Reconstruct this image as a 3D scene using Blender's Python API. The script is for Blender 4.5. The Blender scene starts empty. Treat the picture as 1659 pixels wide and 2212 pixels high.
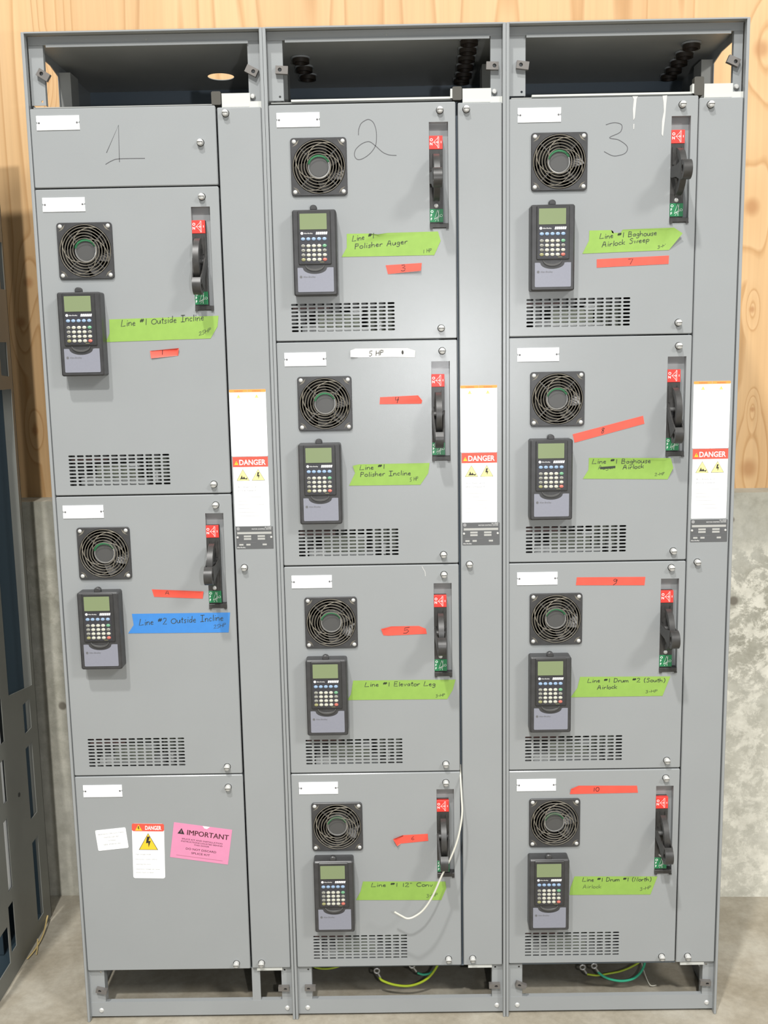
import bpy, bmesh, math, random
from mathutils import Matrix, Vector
random.seed(7)
SC = bpy.context.scene
COL = SC.collection

# ------------------------------------------------------------------ camera, world, lamps, exposure
cam_d = bpy.data.cameras.new('camera')
cam = bpy.data.objects.new('camera', cam_d)
COL.objects.link(cam)
cam_d.sensor_fit = 'VERTICAL'
cam_d.sensor_height = 24.0
cam_d.sensor_width = 18.0
cam_d.lens = 24.02
cam_d.clip_start = 0.05
cr = Vector((0.999825, 0.005197, -0.017973))
cd = Vector((-0.016968, -0.152812, -0.98811))
cf = Vector((-0.007882, 0.988242, -0.152697))
cam.matrix_world = Matrix(((cr.x, -cd.x, -cf.x, 0.7647), (cr.y, -cd.y, -cf.y, -2.2643),
                           (cr.z, -cd.z, -cf.z, 1.6098), (0, 0, 0, 1)))
SC.camera = cam

world = bpy.data.worlds.new('hall_ambient')
SC.world = world
world.use_nodes = True
bg = world.node_tree.nodes['Background']
bg.inputs[0].default_value = (0.93, 0.97, 1.0, 1)
bg.inputs[1].default_value = 0.45

def lamp(name, kind, loc, target, power, size, color=(1, 1, 1), size_y=None):
    d = bpy.data.lights.new(name, kind)
    d.energy = power
    d.color = color
    if kind == 'AREA':
        d.shape = 'RECTANGLE' if size_y else 'DISK'
        d.size = size
        if size_y: d.size_y = size_y
    else:
        d.shadow_soft_size = size
    o = bpy.data.objects.new(name, d)
    COL.objects.link(o)
    o.location = loc
    o.rotation_euler = (Vector(target) - Vector(loc)).to_track_quat('-Z', 'Y').to_euler()
    return o

lamp('ceiling_lamp_front', 'AREA', (0.22, -6.2, 7.8), (0.75, 0, 1.3), 560, 0.34, (1.0, 0.98, 0.95))
lamp('ceiling_lamp_left', 'AREA', (-0.8, -4.2, 9.0), (0.75, 0, 1.3), 600, 0.36, (1.0, 0.98, 0.95))
lamp('ceiling_lamp_right', 'AREA', (7.5, -6.75, 7.3), (0.6, 0.2, 1.4), 500, 1.7, (1.0, 0.98, 0.94))
lamp('camera_flash', 'AREA', (1.01, -2.27, 1.60), (0.8, 0, 1.2), 14, 0.04, (0.97, 0.98, 1.0))

SC.view_settings.view_transform = 'Standard'
SC.view_settings.look = 'None'
SC.view_settings.exposure = 0.0
SC.view_settings.gamma = 1.0
SC.view_settings.use_curve_mapping = False

# ------------------------------------------------------------------ materials
K = 1.6
def lin(c):
    c /= 255.0
    return c / 12.92 if c <= 0.04045 else ((c + 0.055) / 1.055) ** 2.4
def S(r, g, b, k=K):
    return tuple(min(0.9, lin(v) / k) for v in (r, g, b))
def mat(name, col, rough=0.5, metal=0.0, spec=0.5, var=0.0, vscale=40.0, bump=0.0, bscale=600.0, trans=0.0):
    m = bpy.data.materials.new(name)
    m.use_nodes = True
    nt = m.node_tree
    b = nt.nodes['Principled BSDF']
    b.inputs['Base Color'].default_value = (*col, 1)
    b.inputs['Roughness'].default_value = rough
    b.inputs['Metallic'].default_value = metal
    b.inputs['Specular IOR Level'].default_value = spec
    tc = nt.nodes.new('ShaderNodeTexCoord')
    if var:
        n = nt.nodes.new('ShaderNodeTexNoise')
        n.inputs['Scale'].default_value = vscale
        n.inputs['Detail'].default_value = 4
        nt.links.new(tc.outputs['Object'], n.inputs['Vector'])
        r = nt.nodes.new('ShaderNodeMapRange')
        r.inputs[1].default_value = 0.3; r.inputs[2].default_value = 0.7
        r.inputs[3].default_value = 1 - var; r.inputs[4].default_value = 1 + var
        nt.links.new(n.outputs['Fac'], r.inputs[0])
        mx = nt.nodes.new('ShaderNodeVectorMath'); mx.operation = 'SCALE'
        mx.inputs[0].default_value = col
        nt.links.new(r.outputs[0], mx.inputs['Scale'])
        nt.links.new(mx.outputs[0], b.inputs['Base Color'])
    if bump:
        n2 = nt.nodes.new('ShaderNodeTexNoise')
        n2.inputs['Scale'].default_value = bscale
        n2.inputs['Detail'].default_value = 2
        nt.links.new(tc.outputs['Object'], n2.inputs['Vector'])
        bp = nt.nodes.new('ShaderNodeBump')
        bp.inputs['Strength'].default_value = bump
        bp.inputs['Distance'].default_value = 0.001
        nt.links.new(n2.outputs['Fac'], bp.inputs['Height'])
        nt.links.new(bp.outputs[0], b.inputs['Normal'])
    return m

PAINT = mat('grey_enamel', (0.268, 0.281, 0.284), 0.27, var=0.02, vscale=6, bump=0.12, bscale=900)
PAINT_IN = mat('grey_enamel_inside', (0.30, 0.305, 0.29), 0.45, var=0.05, vscale=9)
PAINT_SHADED = mat('shaded_grey_enamel', (0.11, 0.14, 0.17), 0.35)  # interior grey enamel, its colour darkened for the shade inside the cabinets
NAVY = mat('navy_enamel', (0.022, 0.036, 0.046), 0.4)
PAINT_DARK = mat('dark_grey_enamel', (0.16, 0.165, 0.15), 0.42, var=0.08, vscale=7)  # darker, slightly mottled grey
WHITE = mat('white_laminate', (0.86, 0.87, 0.86), 0.4)
BLACKP = mat('black_plastic', (0.030, 0.030, 0.030), 0.42, var=0.15, vscale=60)
FRAMEP = mat('charcoal_frame', (0.040, 0.040, 0.041), 0.4, var=0.15, vscale=60)
HANDLE = mat('handle_black', (0.035, 0.034, 0.032), 0.40, var=0.25, vscale=80)
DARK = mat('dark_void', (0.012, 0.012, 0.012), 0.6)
BLADE = mat('fan_blade_black', (0.022, 0.021, 0.020), 0.4)
GUARD = mat('dusty_guard_wire', (0.155, 0.14, 0.11), 0.6, var=0.3, vscale=50)
HUB = mat('fan_hub_grey', (0.068, 0.068, 0.066), 0.45)
CHROME = mat('bright_ring', (0.5, 0.5, 0.49), 0.35, metal=0.7)
ZINC = mat('zinc_screw', (0.52, 0.52, 0.50), 0.40, metal=0.2)
GREENL = mat('green_fan_label', (0.02, 0.16, 0.06), 0.5)
LCD = mat('screen_green_grey', S(150, 165, 122), 0.25)
PANELB = mat('key_panel_black', (0.035, 0.035, 0.042), 0.35)
FACE = mat('faceplate_silver', S(160, 162, 174), 0.4, var=0.02, vscale=200)
K_CREAM = mat('key_cream', S(222, 222, 205), 0.4)
K_BLUE = mat('key_blue', S(165, 195, 228), 0.4)
K_GREEN = mat('key_green', S(128, 190, 148), 0.4)
K_RED = mat('key_red', S(226, 128, 112), 0.4)
K_OLIVE = mat('key_olive', S(172, 170, 120), 0.4)
K_GREY = mat('key_grey', S(160, 160, 150), 0.4)
INKW = mat('white_print', (0.82, 0.82, 0.80), 0.5)
INKB = mat('black_print', (0.025, 0.022, 0.02), 0.6)
INKG = mat('grey_print', S(120, 120, 122), 0.6)
INKL = mat('faint_grey_print', (0.27, 0.27, 0.27), 0.6)
PENCIL = mat('pencil_line', (0.07, 0.07, 0.075), 0.6)
MARKER = mat('marker_ink', (0.035, 0.045, 0.03), 0.6)
PENR = mat('pen_ink_on_red', (0.06, 0.010, 0.014), 0.6)
RED = mat('red_label', (0.72, 0.040, 0.030), 0.45)
GREEN = mat('green_label', (0.012, 0.165, 0.060), 0.4)
T_GREEN = mat('lime_tape', (0.225, 0.375, 0.065), 0.6, var=0.04, vscale=50)
T_BLUE = mat('blue_tape', (0.038, 0.20, 0.54), 0.6, var=0.03, vscale=60)
T_RED = mat('coral_tape', (0.72, 0.085, 0.055), 0.5, var=0.06, vscale=40)
T_WHITE = mat('white_tape', (0.66, 0.66, 0.62), 0.6)
PINK = mat('pink_paper', (0.64, 0.235, 0.38), 0.6, var=0.02)
YELLOW = mat('warning_yellow', (0.80, 0.52, 0.03), 0.5)
PALEY = mat('pale_yellow', (0.80, 0.74, 0.28), 0.5)
ORANGE = mat('warning_orange', (0.82, 0.30, 0.06), 0.5)
DRED = mat('danger_red', (0.78, 0.085, 0.055), 0.5)
RATE = mat('rating_plate_grey', (0.095, 0.098, 0.10), 0.4)
RATEF = mat('rating_field', S(205, 205, 200), 0.4)
DRIP = mat('white_paint_drip', (0.50, 0.50, 0.48), 0.6)
CLIP = mat('clip_metal', (0.16, 0.15, 0.14), 0.45, metal=0.3)
BRACK = mat('white_bracket_plastic', (0.50, 0.51, 0.48), 0.45)
RUBBER = mat('dark_rubber', (0.055, 0.052, 0.042), 0.6)
PLUG = mat('brown_plug', (0.020, 0.014, 0.009), 0.5)
WIREW = mat('cream_wire', (0.56, 0.55, 0.48), 0.5)
WIREYG = mat('yellow_green_wire', (0.33, 0.42, 0.02), 0.4)
WIREG = mat('teal_green_wire', (0.03, 0.35, 0.20), 0.4)
LUG = mat('tinned_lug', (0.45, 0.44, 0.42), 0.4, metal=0.5)
PCB = mat('heat_sink_green_grey', (0.20, 0.22, 0.17), 0.6, var=0.3, vscale=70)
MODL = mat('light_module', (0.42, 0.43, 0.42), 0.5)
REDBR = mat('copper_brown', (0.10, 0.045, 0.04), 0.5)
ORWOOD = mat('orange_timber', (0.35, 0.10, 0.035), 0.6)
RUST = mat('rust', (0.24, 0.15, 0.085), 0.8)
STRAW = mat('straw', (0.55, 0.42, 0.18), 0.7)

def nodes(m):
    m.use_nodes = True
    nt = m.node_tree
    return nt, nt.nodes['Principled BSDF']
def ramp(nt, stops, src):
    r = nt.nodes.new('ShaderNodeValToRGB')
    e = r.color_ramp.elements
    while len(e) < len(stops): e.new(0.5)
    for i, (p, c) in enumerate(stops):
        e[i].position = p; e[i].color = (*c, 1)
    nt.links.new(src, r.inputs[0])
    return r.outputs[0]
def mixc(nt, fac, a, b, mode='MIX'):
    n = nt.nodes.new('ShaderNodeMix'); n.data_type = 'RGBA'; n.blend_type = mode
    if isinstance(fac, float): n.inputs['Factor'].default_value = fac
    else: nt.links.new(fac, n.inputs['Factor'])
    for i, v in ((6, a), (7, b)):
        if isinstance(v, tuple): n.inputs[i].default_value = (*v, 1)
        else: nt.links.new(v, n.inputs[i])
    return n.outputs[2]
def mapping(nt, scale, rot=(0, 0, 0)):
    tc = nt.nodes.new('ShaderNodeTexCoord')
    mp = nt.nodes.new('ShaderNodeMapping')
    mp.inputs['Scale'].default_value = scale
    mp.inputs['Rotation'].default_value = rot
    nt.links.new(tc.outputs['Object'], mp.inputs['Vector'])
    return mp.outputs[0]
def noise(nt, vec, scale, detail=4, rough=0.55, dist=0.0):
    n = nt.nodes.new('ShaderNodeTexNoise')
    n.inputs['Scale'].default_value = scale; n.inputs['Detail'].default_value = detail
    n.inputs['Roughness'].default_value = rough; n.inputs['Distortion'].default_value = dist
    nt.links.new(vec, n.inputs['Vector'])
    return n.outputs['Fac']
def spot(nt, c, sx, sz, soft=1.0):
    """1 at an ellipse's centre, 0 outside: a knot or a stain at a fixed place"""
    tc = nt.nodes.new('ShaderNodeTexCoord')
    v = nt.nodes.new('ShaderNodeVectorMath'); v.operation = 'SUBTRACT'
    v.inputs[1].default_value = c
    nt.links.new(tc.outputs['Object'], v.inputs[0])
    w = nt.nodes.new('ShaderNodeVectorMath'); w.operation = 'MULTIPLY'
    w.inputs[1].default_value = (1 / sx, 0, 1 / sz)
    nt.links.new(v.outputs[0], w.inputs[0])
    l = nt.nodes.new('ShaderNodeVectorMath'); l.operation = 'LENGTH'
    nt.links.new(w.outputs[0], l.inputs[0])
    r = nt.nodes.new('ShaderNodeMapRange')
    r.interpolation_type = 'SMOOTHSTEP'
    r.inputs[1].default_value = 1.0 - soft; r.inputs[2].default_value = 1.0
    r.inputs[3].default_value = 1.0; r.inputs[4].default_value = 0.0
    nt.links.new(l.outputs['Value'], r.inputs[0])
    return r.outputs[0], l.outputs['Value']

def wood_material():
    m = bpy.data.materials.new('fir_plywood'); nt, b = nodes(m)
    knots = [(1.767, 2.392, .03), (1.756, 1.986, .030), (1.767, 1.712, .012), (1.778, 1.437, .010), (1.773, 1.271, .034),
             (-0.277, 1.716, .02), (-0.249, 1.826, .02), (-0.259, 1.409, .014), (-0.16, 2.37, .018)]
    v = mapping(nt, (1, 1, 0.055))
    n1 = noise(nt, v, 4.0, 2, 0.45, 0.2)
    acc = n1
    for kx, kz, kr in knots:
        f, _ = spot(nt, (kx, 0, kz), kr * 2.6, kr * 8, 1.0)
        a = nt.nodes.new('ShaderNodeMath'); a.operation = 'MULTIPLY_ADD'
        nt.links.new(f, a.inputs[0]); a.inputs[1].default_value = 0.16
        nt.links.new(acc, a.inputs[2]); acc = a.outputs[0]
    sc = nt.nodes.new('ShaderNodeMath'); sc.operation = 'MULTIPLY'; sc.inputs[1].default_value = 13.0
    nt.links.new(acc, sc.inputs[0])
    fr = nt.nodes.new('ShaderNodeMath'); fr.operation = 'FRACT'
    nt.links.new(sc.outputs[0], fr.inputs[0])
    c = ramp(nt, [(0.0, (0.585, 0.385, 0.195)), (0.70, (0.560, 0.360, 0.175)), (0.90, (0.455, 0.265, 0.110)), (1.0, (0.575, 0.375, 0.19))], fr.outputs[0])
    fine = noise(nt, mapping(nt, (1, 1, 0.02)), 90, 3)
    c = mixc(nt, 0.3, c, ramp(nt, [(0.3, (0.74, 0.72, 0.70)), (0.7, (1.08, 1.08, 1.08))], fine), 'MULTIPLY')
    big = noise(nt, mapping(nt, (1, 1, 0.05)), 3.4, 2)
    c = mixc(nt, 0.6, c, ramp(nt, [(0.32, (0.88, 0.80, 0.72)), (0.62, (1.05, 1.04, 1.03))], big), 'MULTIPLY')
    for kx, kz, kr in knots:
        f, _ = spot(nt, (kx, 0, kz), kr, kr * 1.15, 0.8)
        g = nt.nodes.new('ShaderNodeMath'); g.operation = 'MULTIPLY'; g.inputs[1].default_value = 0.7
        nt.links.new(f, g.inputs[0])
        c = mixc(nt, g.outputs[0], c, (0.36, 0.17, 0.06))
    nt.links.new(c, b.inputs['Base Color'])
    b.inputs['Roughness'].default_value = 0.5
    return m
WOOD = wood_material()

def concrete_wall_material():
    m = bpy.data.materials.new('cast_concrete'); nt, b = nodes(m)
    v = mapping(nt, (1, 1, 1))
    n1 = noise(nt, v, 3.2, 6, 0.62)
    c = ramp(nt, [(0.34, (0.27, 0.26, 0.205)), (0.5, (0.38, 0.37, 0.31)), (0.66, (0.46, 0.455, 0.40))], n1)
    n2 = noise(nt, mapping(nt, (1, 1, 1.15)), 15, 9, 0.74, 0.3)
    pale = ramp(nt, [(0.475, (0, 0, 0)), (0.555, (1, 1, 1))], n2)
    # lime bloom below about a metre, on the right half of the wall
    tc = nt.nodes.new('ShaderNodeTexCoord'); sp = nt.nodes.new('ShaderNodeSeparateXYZ')
    nt.links.new(tc.outputs['Object'], sp.inputs[0])
    band = nt.nodes.new('ShaderNodeMapRange'); band.interpolation_type = 'SMOOTHSTEP'
    band.inputs[1].default_value = 1.02; band.inputs[2].default_value = 1.10
    band.inputs[3].default_value = 0.85; band.inputs[4].default_value = 0.0
    nt.links.new(sp.outputs['Z'], band.inputs[0])
    mu = nt.nodes.new('ShaderNodeMath'); mu.operation = 'MULTIPLY'
    side = nt.nodes.new('ShaderNodeMapRange')
    side.inputs[1].default_value = 0.2; side.inputs[2].default_value = 0.9
    side.inputs[3].default_value = 0.25; side.inputs[4].default_value = 1.0
    nt.links.new(sp.outputs['X'], side.inputs[0])
    mb_ = nt.nodes.new('ShaderNodeMath'); mb_.operation = 'MULTIPLY'
    nt.links.new(band.outputs[0], mb_.inputs[0]); nt.links.new(side.outputs[0], mb_.inputs[1])
    nt.links.new(pale, mu.inputs[0]); nt.links.new(mb_.outputs[0], mu.inputs[1])
    c = mixc(nt, mu.outputs[0], c, (0.72, 0.70, 0.61))
    low = nt.nodes.new('ShaderNodeMapRange'); low.interpolation_type = 'SMOOTHSTEP'
    low.inputs[1].default_value = 0.45; low.inputs[2].default_value = 0.85
    low.inputs[3].default_value = 0.5; low.inputs[4].default_value = 0.0
    nt.links.new(sp.outputs['Z'], low.inputs[0])
    c = mixc(nt, low.outputs[0], c, (0.60, 0.585, 0.51))
    n3 = noise(nt, v, 26, 6, 0.7)
    c = mixc(nt, 0.5, c, ramp(nt, [(0.36, (0.72, 0.72, 0.70)), (0.6, (1.1, 1.1, 1.1))], n3), 'MULTIPLY')
    for cx, cz, r in ((1.714, 0.91, 0.017), (-0.203, 0.614, 0.016), (1.70, 1.14, 0.012)):  # dark round spots; the shade in a tie hole is painted here
        f, _ = spot(nt, (cx, 0, cz), r, r, 0.5)
        c = mixc(nt, f, c, (0.17, 0.155, 0.125))
    nt.links.new(c, b.inputs['Base Color'])
    b.inputs['Roughness'].default_value = 0.8
    bp = nt.nodes.new('ShaderNodeBump'); bp.inputs['Strength'].default_value = 0.25; bp.inputs['Distance'].default_value = 0.004
    nt.links.new(n3, bp.inputs['Height']); nt.links.new(bp.outputs[0], b.inputs['Normal'])
    return m
CONC = concrete_wall_material()

def floor_material():
    m = bpy.data.materials.new('floor_concrete'); nt, b = nodes(m)
    v = mapping(nt, (1, 1, 1))
    n1 = noise(nt, v, 6, 6, 0.6)
    c = ramp(nt, [(0.3, (0.235, 0.205, 0.150)), (0.5, (0.315, 0.285, 0.225)), (0.7, (0.385, 0.36, 0.30))], n1)
    n3 = noise(nt, v, 45, 5, 0.7)
    c = mixc(nt, 0.45, c, ramp(nt, [(0.35, (0.75, 0.74, 0.72)), (0.62, (1.1, 1.1, 1.1))], n3), 'MULTIPLY')
    nt.links.new(c, b.inputs['Base Color'])
    b.inputs['Roughness'].default_value = 0.65
    return m
FLOORM = floor_material()

# ------------------------------------------------------------------ mesh builder
class MB:
    def __init__(s):
        s.v = []; s.f = []; s.mi = []; s.mats = []
    def _m(s, m):
        if m not in s.mats: s.mats.append(m)
        return s.mats.index(m)
    def add(s, vs, fs, m):
        o = len(s.v); k = s._m(m)
        s.v += [tuple(p) for p in vs]
        for f in fs:
            s.f.append([i + o for i in f]); s.mi.append(k)
    def box(s, x0, x1, y0, y1, z0, z1, m):
        v = [(x, y, z) for z in (z0, z1) for y in (y0, y1) for x in (x0, x1)]
        s.add(v, [(0, 1, 3, 2), (4, 6, 7, 5), (0, 4, 5, 1), (2, 3, 7, 6), (0, 2, 6, 4), (1, 5, 7, 3)], m)
    def prism(s, poly, a0, a1, m, plane='xz', cham=0.0):
        """poly in a plane, swept along the third axis from a0 (front) to a1; cham bevels the front rim"""
        def P(p, a):
            u, w = p
            return (u, a, w) if plane == 'xz' else (a, u, w) if plane == 'yz' else (u, w, a)
        n = len(poly)
        vs = []; fs = []
        if cham:
            inn = inset(poly, cham)
            sg = 1 if a1 > a0 else -1
            vs = [P(p, a0) for p in inn] + [P(p, a0 + sg * cham) for p in poly] + [P(p, a1) for p in poly]
            fs.append(list(range(n)))
            for k in (0, n):
                for i in range(n):
                    j = (i + 1) % n
                    fs.append([k + i, k + n + i, k + n + j, k + j])
            fs.append(list(range(3 * n - 1, 2 * n - 1, -1)))
        else:
            vs = [P(p, a0) for p in poly] + [P(p, a1) for p in poly]
            fs.append(list(range(n)))
            for i in range(n):
                j = (i + 1) % n
                fs.append([i, n + i, n + j, j])
            fs.append(list(range(2 * n - 1, n - 1, -1)))
        s.add(vs, fs, m)
    def tube(s, path, r, m, n=8, closed=False, flat=None):
        pts = [Vector(p) for p in path]
        k = len(pts); vs = []; fs = []
        up = None
        for i, p in enumerate(pts):
            a = pts[(i - 1) % k] if (closed or i > 0) else p
            b = pts[(i + 1) % k] if (closed or i < k - 1) else p
            t = (b - a).normalized()
            if up is None:
                up = Vector((0, -1, 0)) if abs(t.y) < 0.9 else Vector((0, 0, 1))
            nn = (up - t * up.dot(t)).normalized(); up = nn
            bb = t.cross(nn)
            for q in range(n):
                an = 2 * math.pi * q / n
                vs.append(p + nn * (math.cos(an) * r) + bb * (math.sin(an) * r))
        rng = k if closed else k - 1
        for i in range(rng):
            for q in range(n):
                i2 = (i + 1) % k; q2 = (q + 1) % n
                fs.append([i * n + q, i * n + q2, i2 * n + q2, i2 * n + q])
        if not closed:
            fs.append(list(range(n))[::-1]); fs.append([(k - 1) * n + q for q in range(n)])
        s.add(vs, fs, m)
    def lathe(s, prof, c, m, n=24, axis='y', sx=1.0, sz=1.0):
        """prof: (radius, along axis) pairs round an axis through c"""
        vs = []; fs = []; k = len(prof)
        for r, a in prof:
            for q in range(n):
                an = 2 * math.pi * q / n
                u, w = r * math.cos(an) * sx, r * math.sin(an) * sz
                if axis == 'y': vs.append((c[0] + u, c[1] + a, c[2] + w))
                elif axis == 'z': vs.append((c[0] + u, c[1] + w, c[2] + a))
                else: vs.append((c[0] + a, c[1] + u, c[2] + w))
        for i in range(k - 1):
            for q in range(n):
                q2 = (q + 1) % n
                fs.append([i * n + q, i * n + q2, (i + 1) * n + q2, (i + 1) * n + q])
        if prof[0][0] > 1e-6: fs.append(list(range(n)))
        if prof[-1][0] > 1e-6: fs.append([(k - 1) * n + q for q in range(n)])
        s.add(vs, fs, m)
    def flat(s, poly, y, m):
        s.add([(x, y, z) for x, z in poly], [list(range(len(poly)))], m)
    def rect(s, x0, x1, z0, z1, y, m):
        s.flat([(x0, z0), (x1, z0), (x1, z1), (x0, z1)], y, m)
    def stroke(s, pts, w, y, m):
        """an ink line of width w lying on the plane y"""
        n = len(pts)
        if n < 2: return
        L = []; R = []
        for i in range(n):
            a = pts[max(0, i - 1)]; b = pts[min(n - 1, i + 1)]
            dx, dz = b[0] - a[0], b[1] - a[1]
            d = math.hypot(dx, dz) or 1
            nx, nz = -dz / d * w / 2, dx / d * w / 2
            L.append((pts[i][0] + nx, y, pts[i][1] + nz)); R.append((pts[i][0] - nx, y, pts[i][1] - nz))
        s.add(L + R, [[i, i + 1, n + i + 1, n + i] for i in range(n - 1)], m)
    def fillholes(s, outer, holes, a0, a1, m, plane='xz', cham=0.0, sides=True, depth=None):
        """sheet with cut-outs: filled front, rims, hole walls down to a1; outer walls down to depth"""
        bm = bmesh.new()
        inn = inset(outer, cham) if cham else outer
        def loop(pl):
            vs = [bm.verts.new((p[0], p[1], 0)) for p in pl]
            return [bm.edges.new((vs[i], vs[(i + 1) % len(vs)])) for i in range(len(vs))]
        es = loop(inn)
        for h in holes: es += loop(h)
        bmesh.ops.triangle_fill(bm, edges=es, use_beauty=True, normal=(0, 0, 1))
        bm.verts.index_update()
        def P(p, a):
            u, w = p
            return (u, a, w) if plane == 'xz' else (a, u, w)
        vs = [P((v.co.x, v.co.y), a0) for v in bm.verts]
        fs = [[v.index for v in f.verts] for f in bm.faces]
        s.add(vs, fs, m)
        if sides and depth is None:
            s.add([P((v.co.x, v.co.y), a1) for v in bm.verts], [f[::-1] for f in fs], m)
        bm.free()
        for h in holes:
            n = len(h)
            s.add([P(p, a0) for p in h] + [P(p, a1) for p in h], [[i, (i + 1) % n, n + (i + 1) % n, n + i] for i in range(n)], m)
        n = len(outer)
        rings = [(inn, a0)]
        if cham: rings.append((outer, a0 + cham))
        rings.append((outer, a1 if depth is None else depth))
        for (p, a), (q, b) in zip(rings, rings[1:]):
            s.add([P(t, a) for t in p] + [P(t, b) for t in q], [[i, n + i, n + (i + 1) % n, (i + 1) % n] for i in range(n)], m)
    def text(s, body, x, z, y, m, height=None, width=None, align='L', rot=0.0, bold=0.0):
        vs, fs, w, h = glyphs(body, bold)
        if height: k = height / 0.70; kx = k if width is None else width / w
        else: k = width / w; kx = k
        ox = {'L': 0, 'C': -w * kx / 2, 'R': -w * kx}[align]
        c, sn = math.cos(rot), math.sin(rot)
        out = []
        for px, pz in vs:
            u, q = px * kx + ox, pz * k
            out.append((x + u * c - q * sn, y, z + u * sn + q * c))
        s.add(out, fs, m)
    def mesh(s, name, smooth=35):
        me = bpy.data.meshes.new(name)
        me.from_pydata(s.v, [], s.f)
        for m in s.mats: me.materials.append(m)
        me.polygons.foreach_set('material_index', s.mi)
        me.validate()
        bm = bmesh.new(); bm.from_mesh(me)
        bmesh.ops.remove_doubles(bm, verts=bm.verts, dist=1e-6)
        bmesh.ops.recalc_face_normals(bm, faces=bm.faces)
        bm.to_mesh(me); bm.free()
        if smooth:
            me.shade_smooth()
            me.set_sharp_from_angle(angle=math.radians(smooth))
        me.update()
        return me
    def build(s, name, parent=None, loc=(0, 0, 0), smooth=35):
        return put(name, s.mesh(name, smooth), parent, loc)

def inset(poly, d):
    n = len(poly); out = []
    ar = sum(poly[i][0] * poly[(i + 1) % n][1] - poly[(i + 1) % n][0] * poly[i][1] for i in range(n))
    sg = 1 if ar > 0 else -1
    for i in range(n):
        p, c, q = poly[i - 1], poly[i], poly[(i + 1) % n]
        e1 = (c[0] - p[0], c[1] - p[1]); e2 = (q[0] - c[0], q[1] - c[1])
        l1 = math.hypot(*e1) or 1e-9; l2 = math.hypot(*e2) or 1e-9
        n1 = (-e1[1] / l1 * sg, e1[0] / l1 * sg); n2 = (-e2[1] / l2 * sg, e2[0] / l2 * sg)
        b = (n1[0] + n2[0], n1[1] + n2[1]); bl = b[0] ** 2 + b[1] ** 2
        k = 2 * d / bl if bl > 0.2 else d
        out.append((c[0] + b[0] * k, c[1] + b[1] * k))
    return out
def put(name, me, parent=None, loc=(0, 0, 0), rot=None):
    o = bpy.data.objects.new(name, me)
    COL.objects.link(o)
    if parent: o.parent = parent
    o.location = loc
    if rot: o.rotation_euler = rot
    return o
def empty(name, label, cat, loc, group=None):
    o = bpy.data.objects.new(name, None)
    o.empty_display_size = 0.05
    COL.objects.link(o)
    o.location = loc
    return tag(o, label, cat, group)
def tag(o, label, cat, group=None):
    o['label'] = label; o['category'] = cat
    if group: o['group'] = group
    return o
def structure(o):
    o['kind'] = 'structure'
    return o
def circ(cx, cz, r, n=32, sx=1.0, sz=1.0, a0=0.0):
    return [(cx + r * sx * math.cos(a0 + 2 * math.pi * i / n), cz + r * sz * math.sin(a0 + 2 * math.pi * i / n)) for i in range(n)]
def rrect(x0, x1, z0, z1, r, n=5):
    out = []
    for cx, cz, a in ((x1 - r, z0 + r, -90), (x1 - r, z1 - r, 0), (x0 + r, z1 - r, 90), (x0 + r, z0 + r, 180)):
        for i in range(n + 1):
            t = math.radians(a + 90 * i / n)
            out.append((cx + r * math.cos(t), cz + r * math.sin(t)))
    return out
def rect4(x0, x1, z0, z1): return [(x0, z0), (x1, z0), (x1, z1), (x0, z1)]

_gl = {}
def glyphs(body, bold=0.0):
    key = (body, bold)
    if key not in _gl:
        cu = bpy.data.curves.new('txt', 'FONT')
        cu.body = body; cu.size = 1.0; cu.resolution_u = 3; cu.offset = bold
        ob = bpy.data.objects.new('txt', cu)
        COL.objects.link(ob)
        dg = bpy.context.evaluated_depsgraph_get()
        me = bpy.data.meshes.new_from_object(ob.evaluated_get(dg))
        vs = [(v.co.x, v.co.y) for v in me.vertices]
        fs = [list(p.vertices) for p in me.polygons]
        x0 = min(v[0] for v in vs); x1 = max(v[0] for v in vs)
        vs = [(a - x0, b) for a, b in vs]
        bpy.data.objects.remove(ob); bpy.data.meshes.remove(me); bpy.data.curves.remove(cu)
        _gl[key] = (vs, fs, x1 - x0, 0.7)
    return _gl[key]

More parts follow.
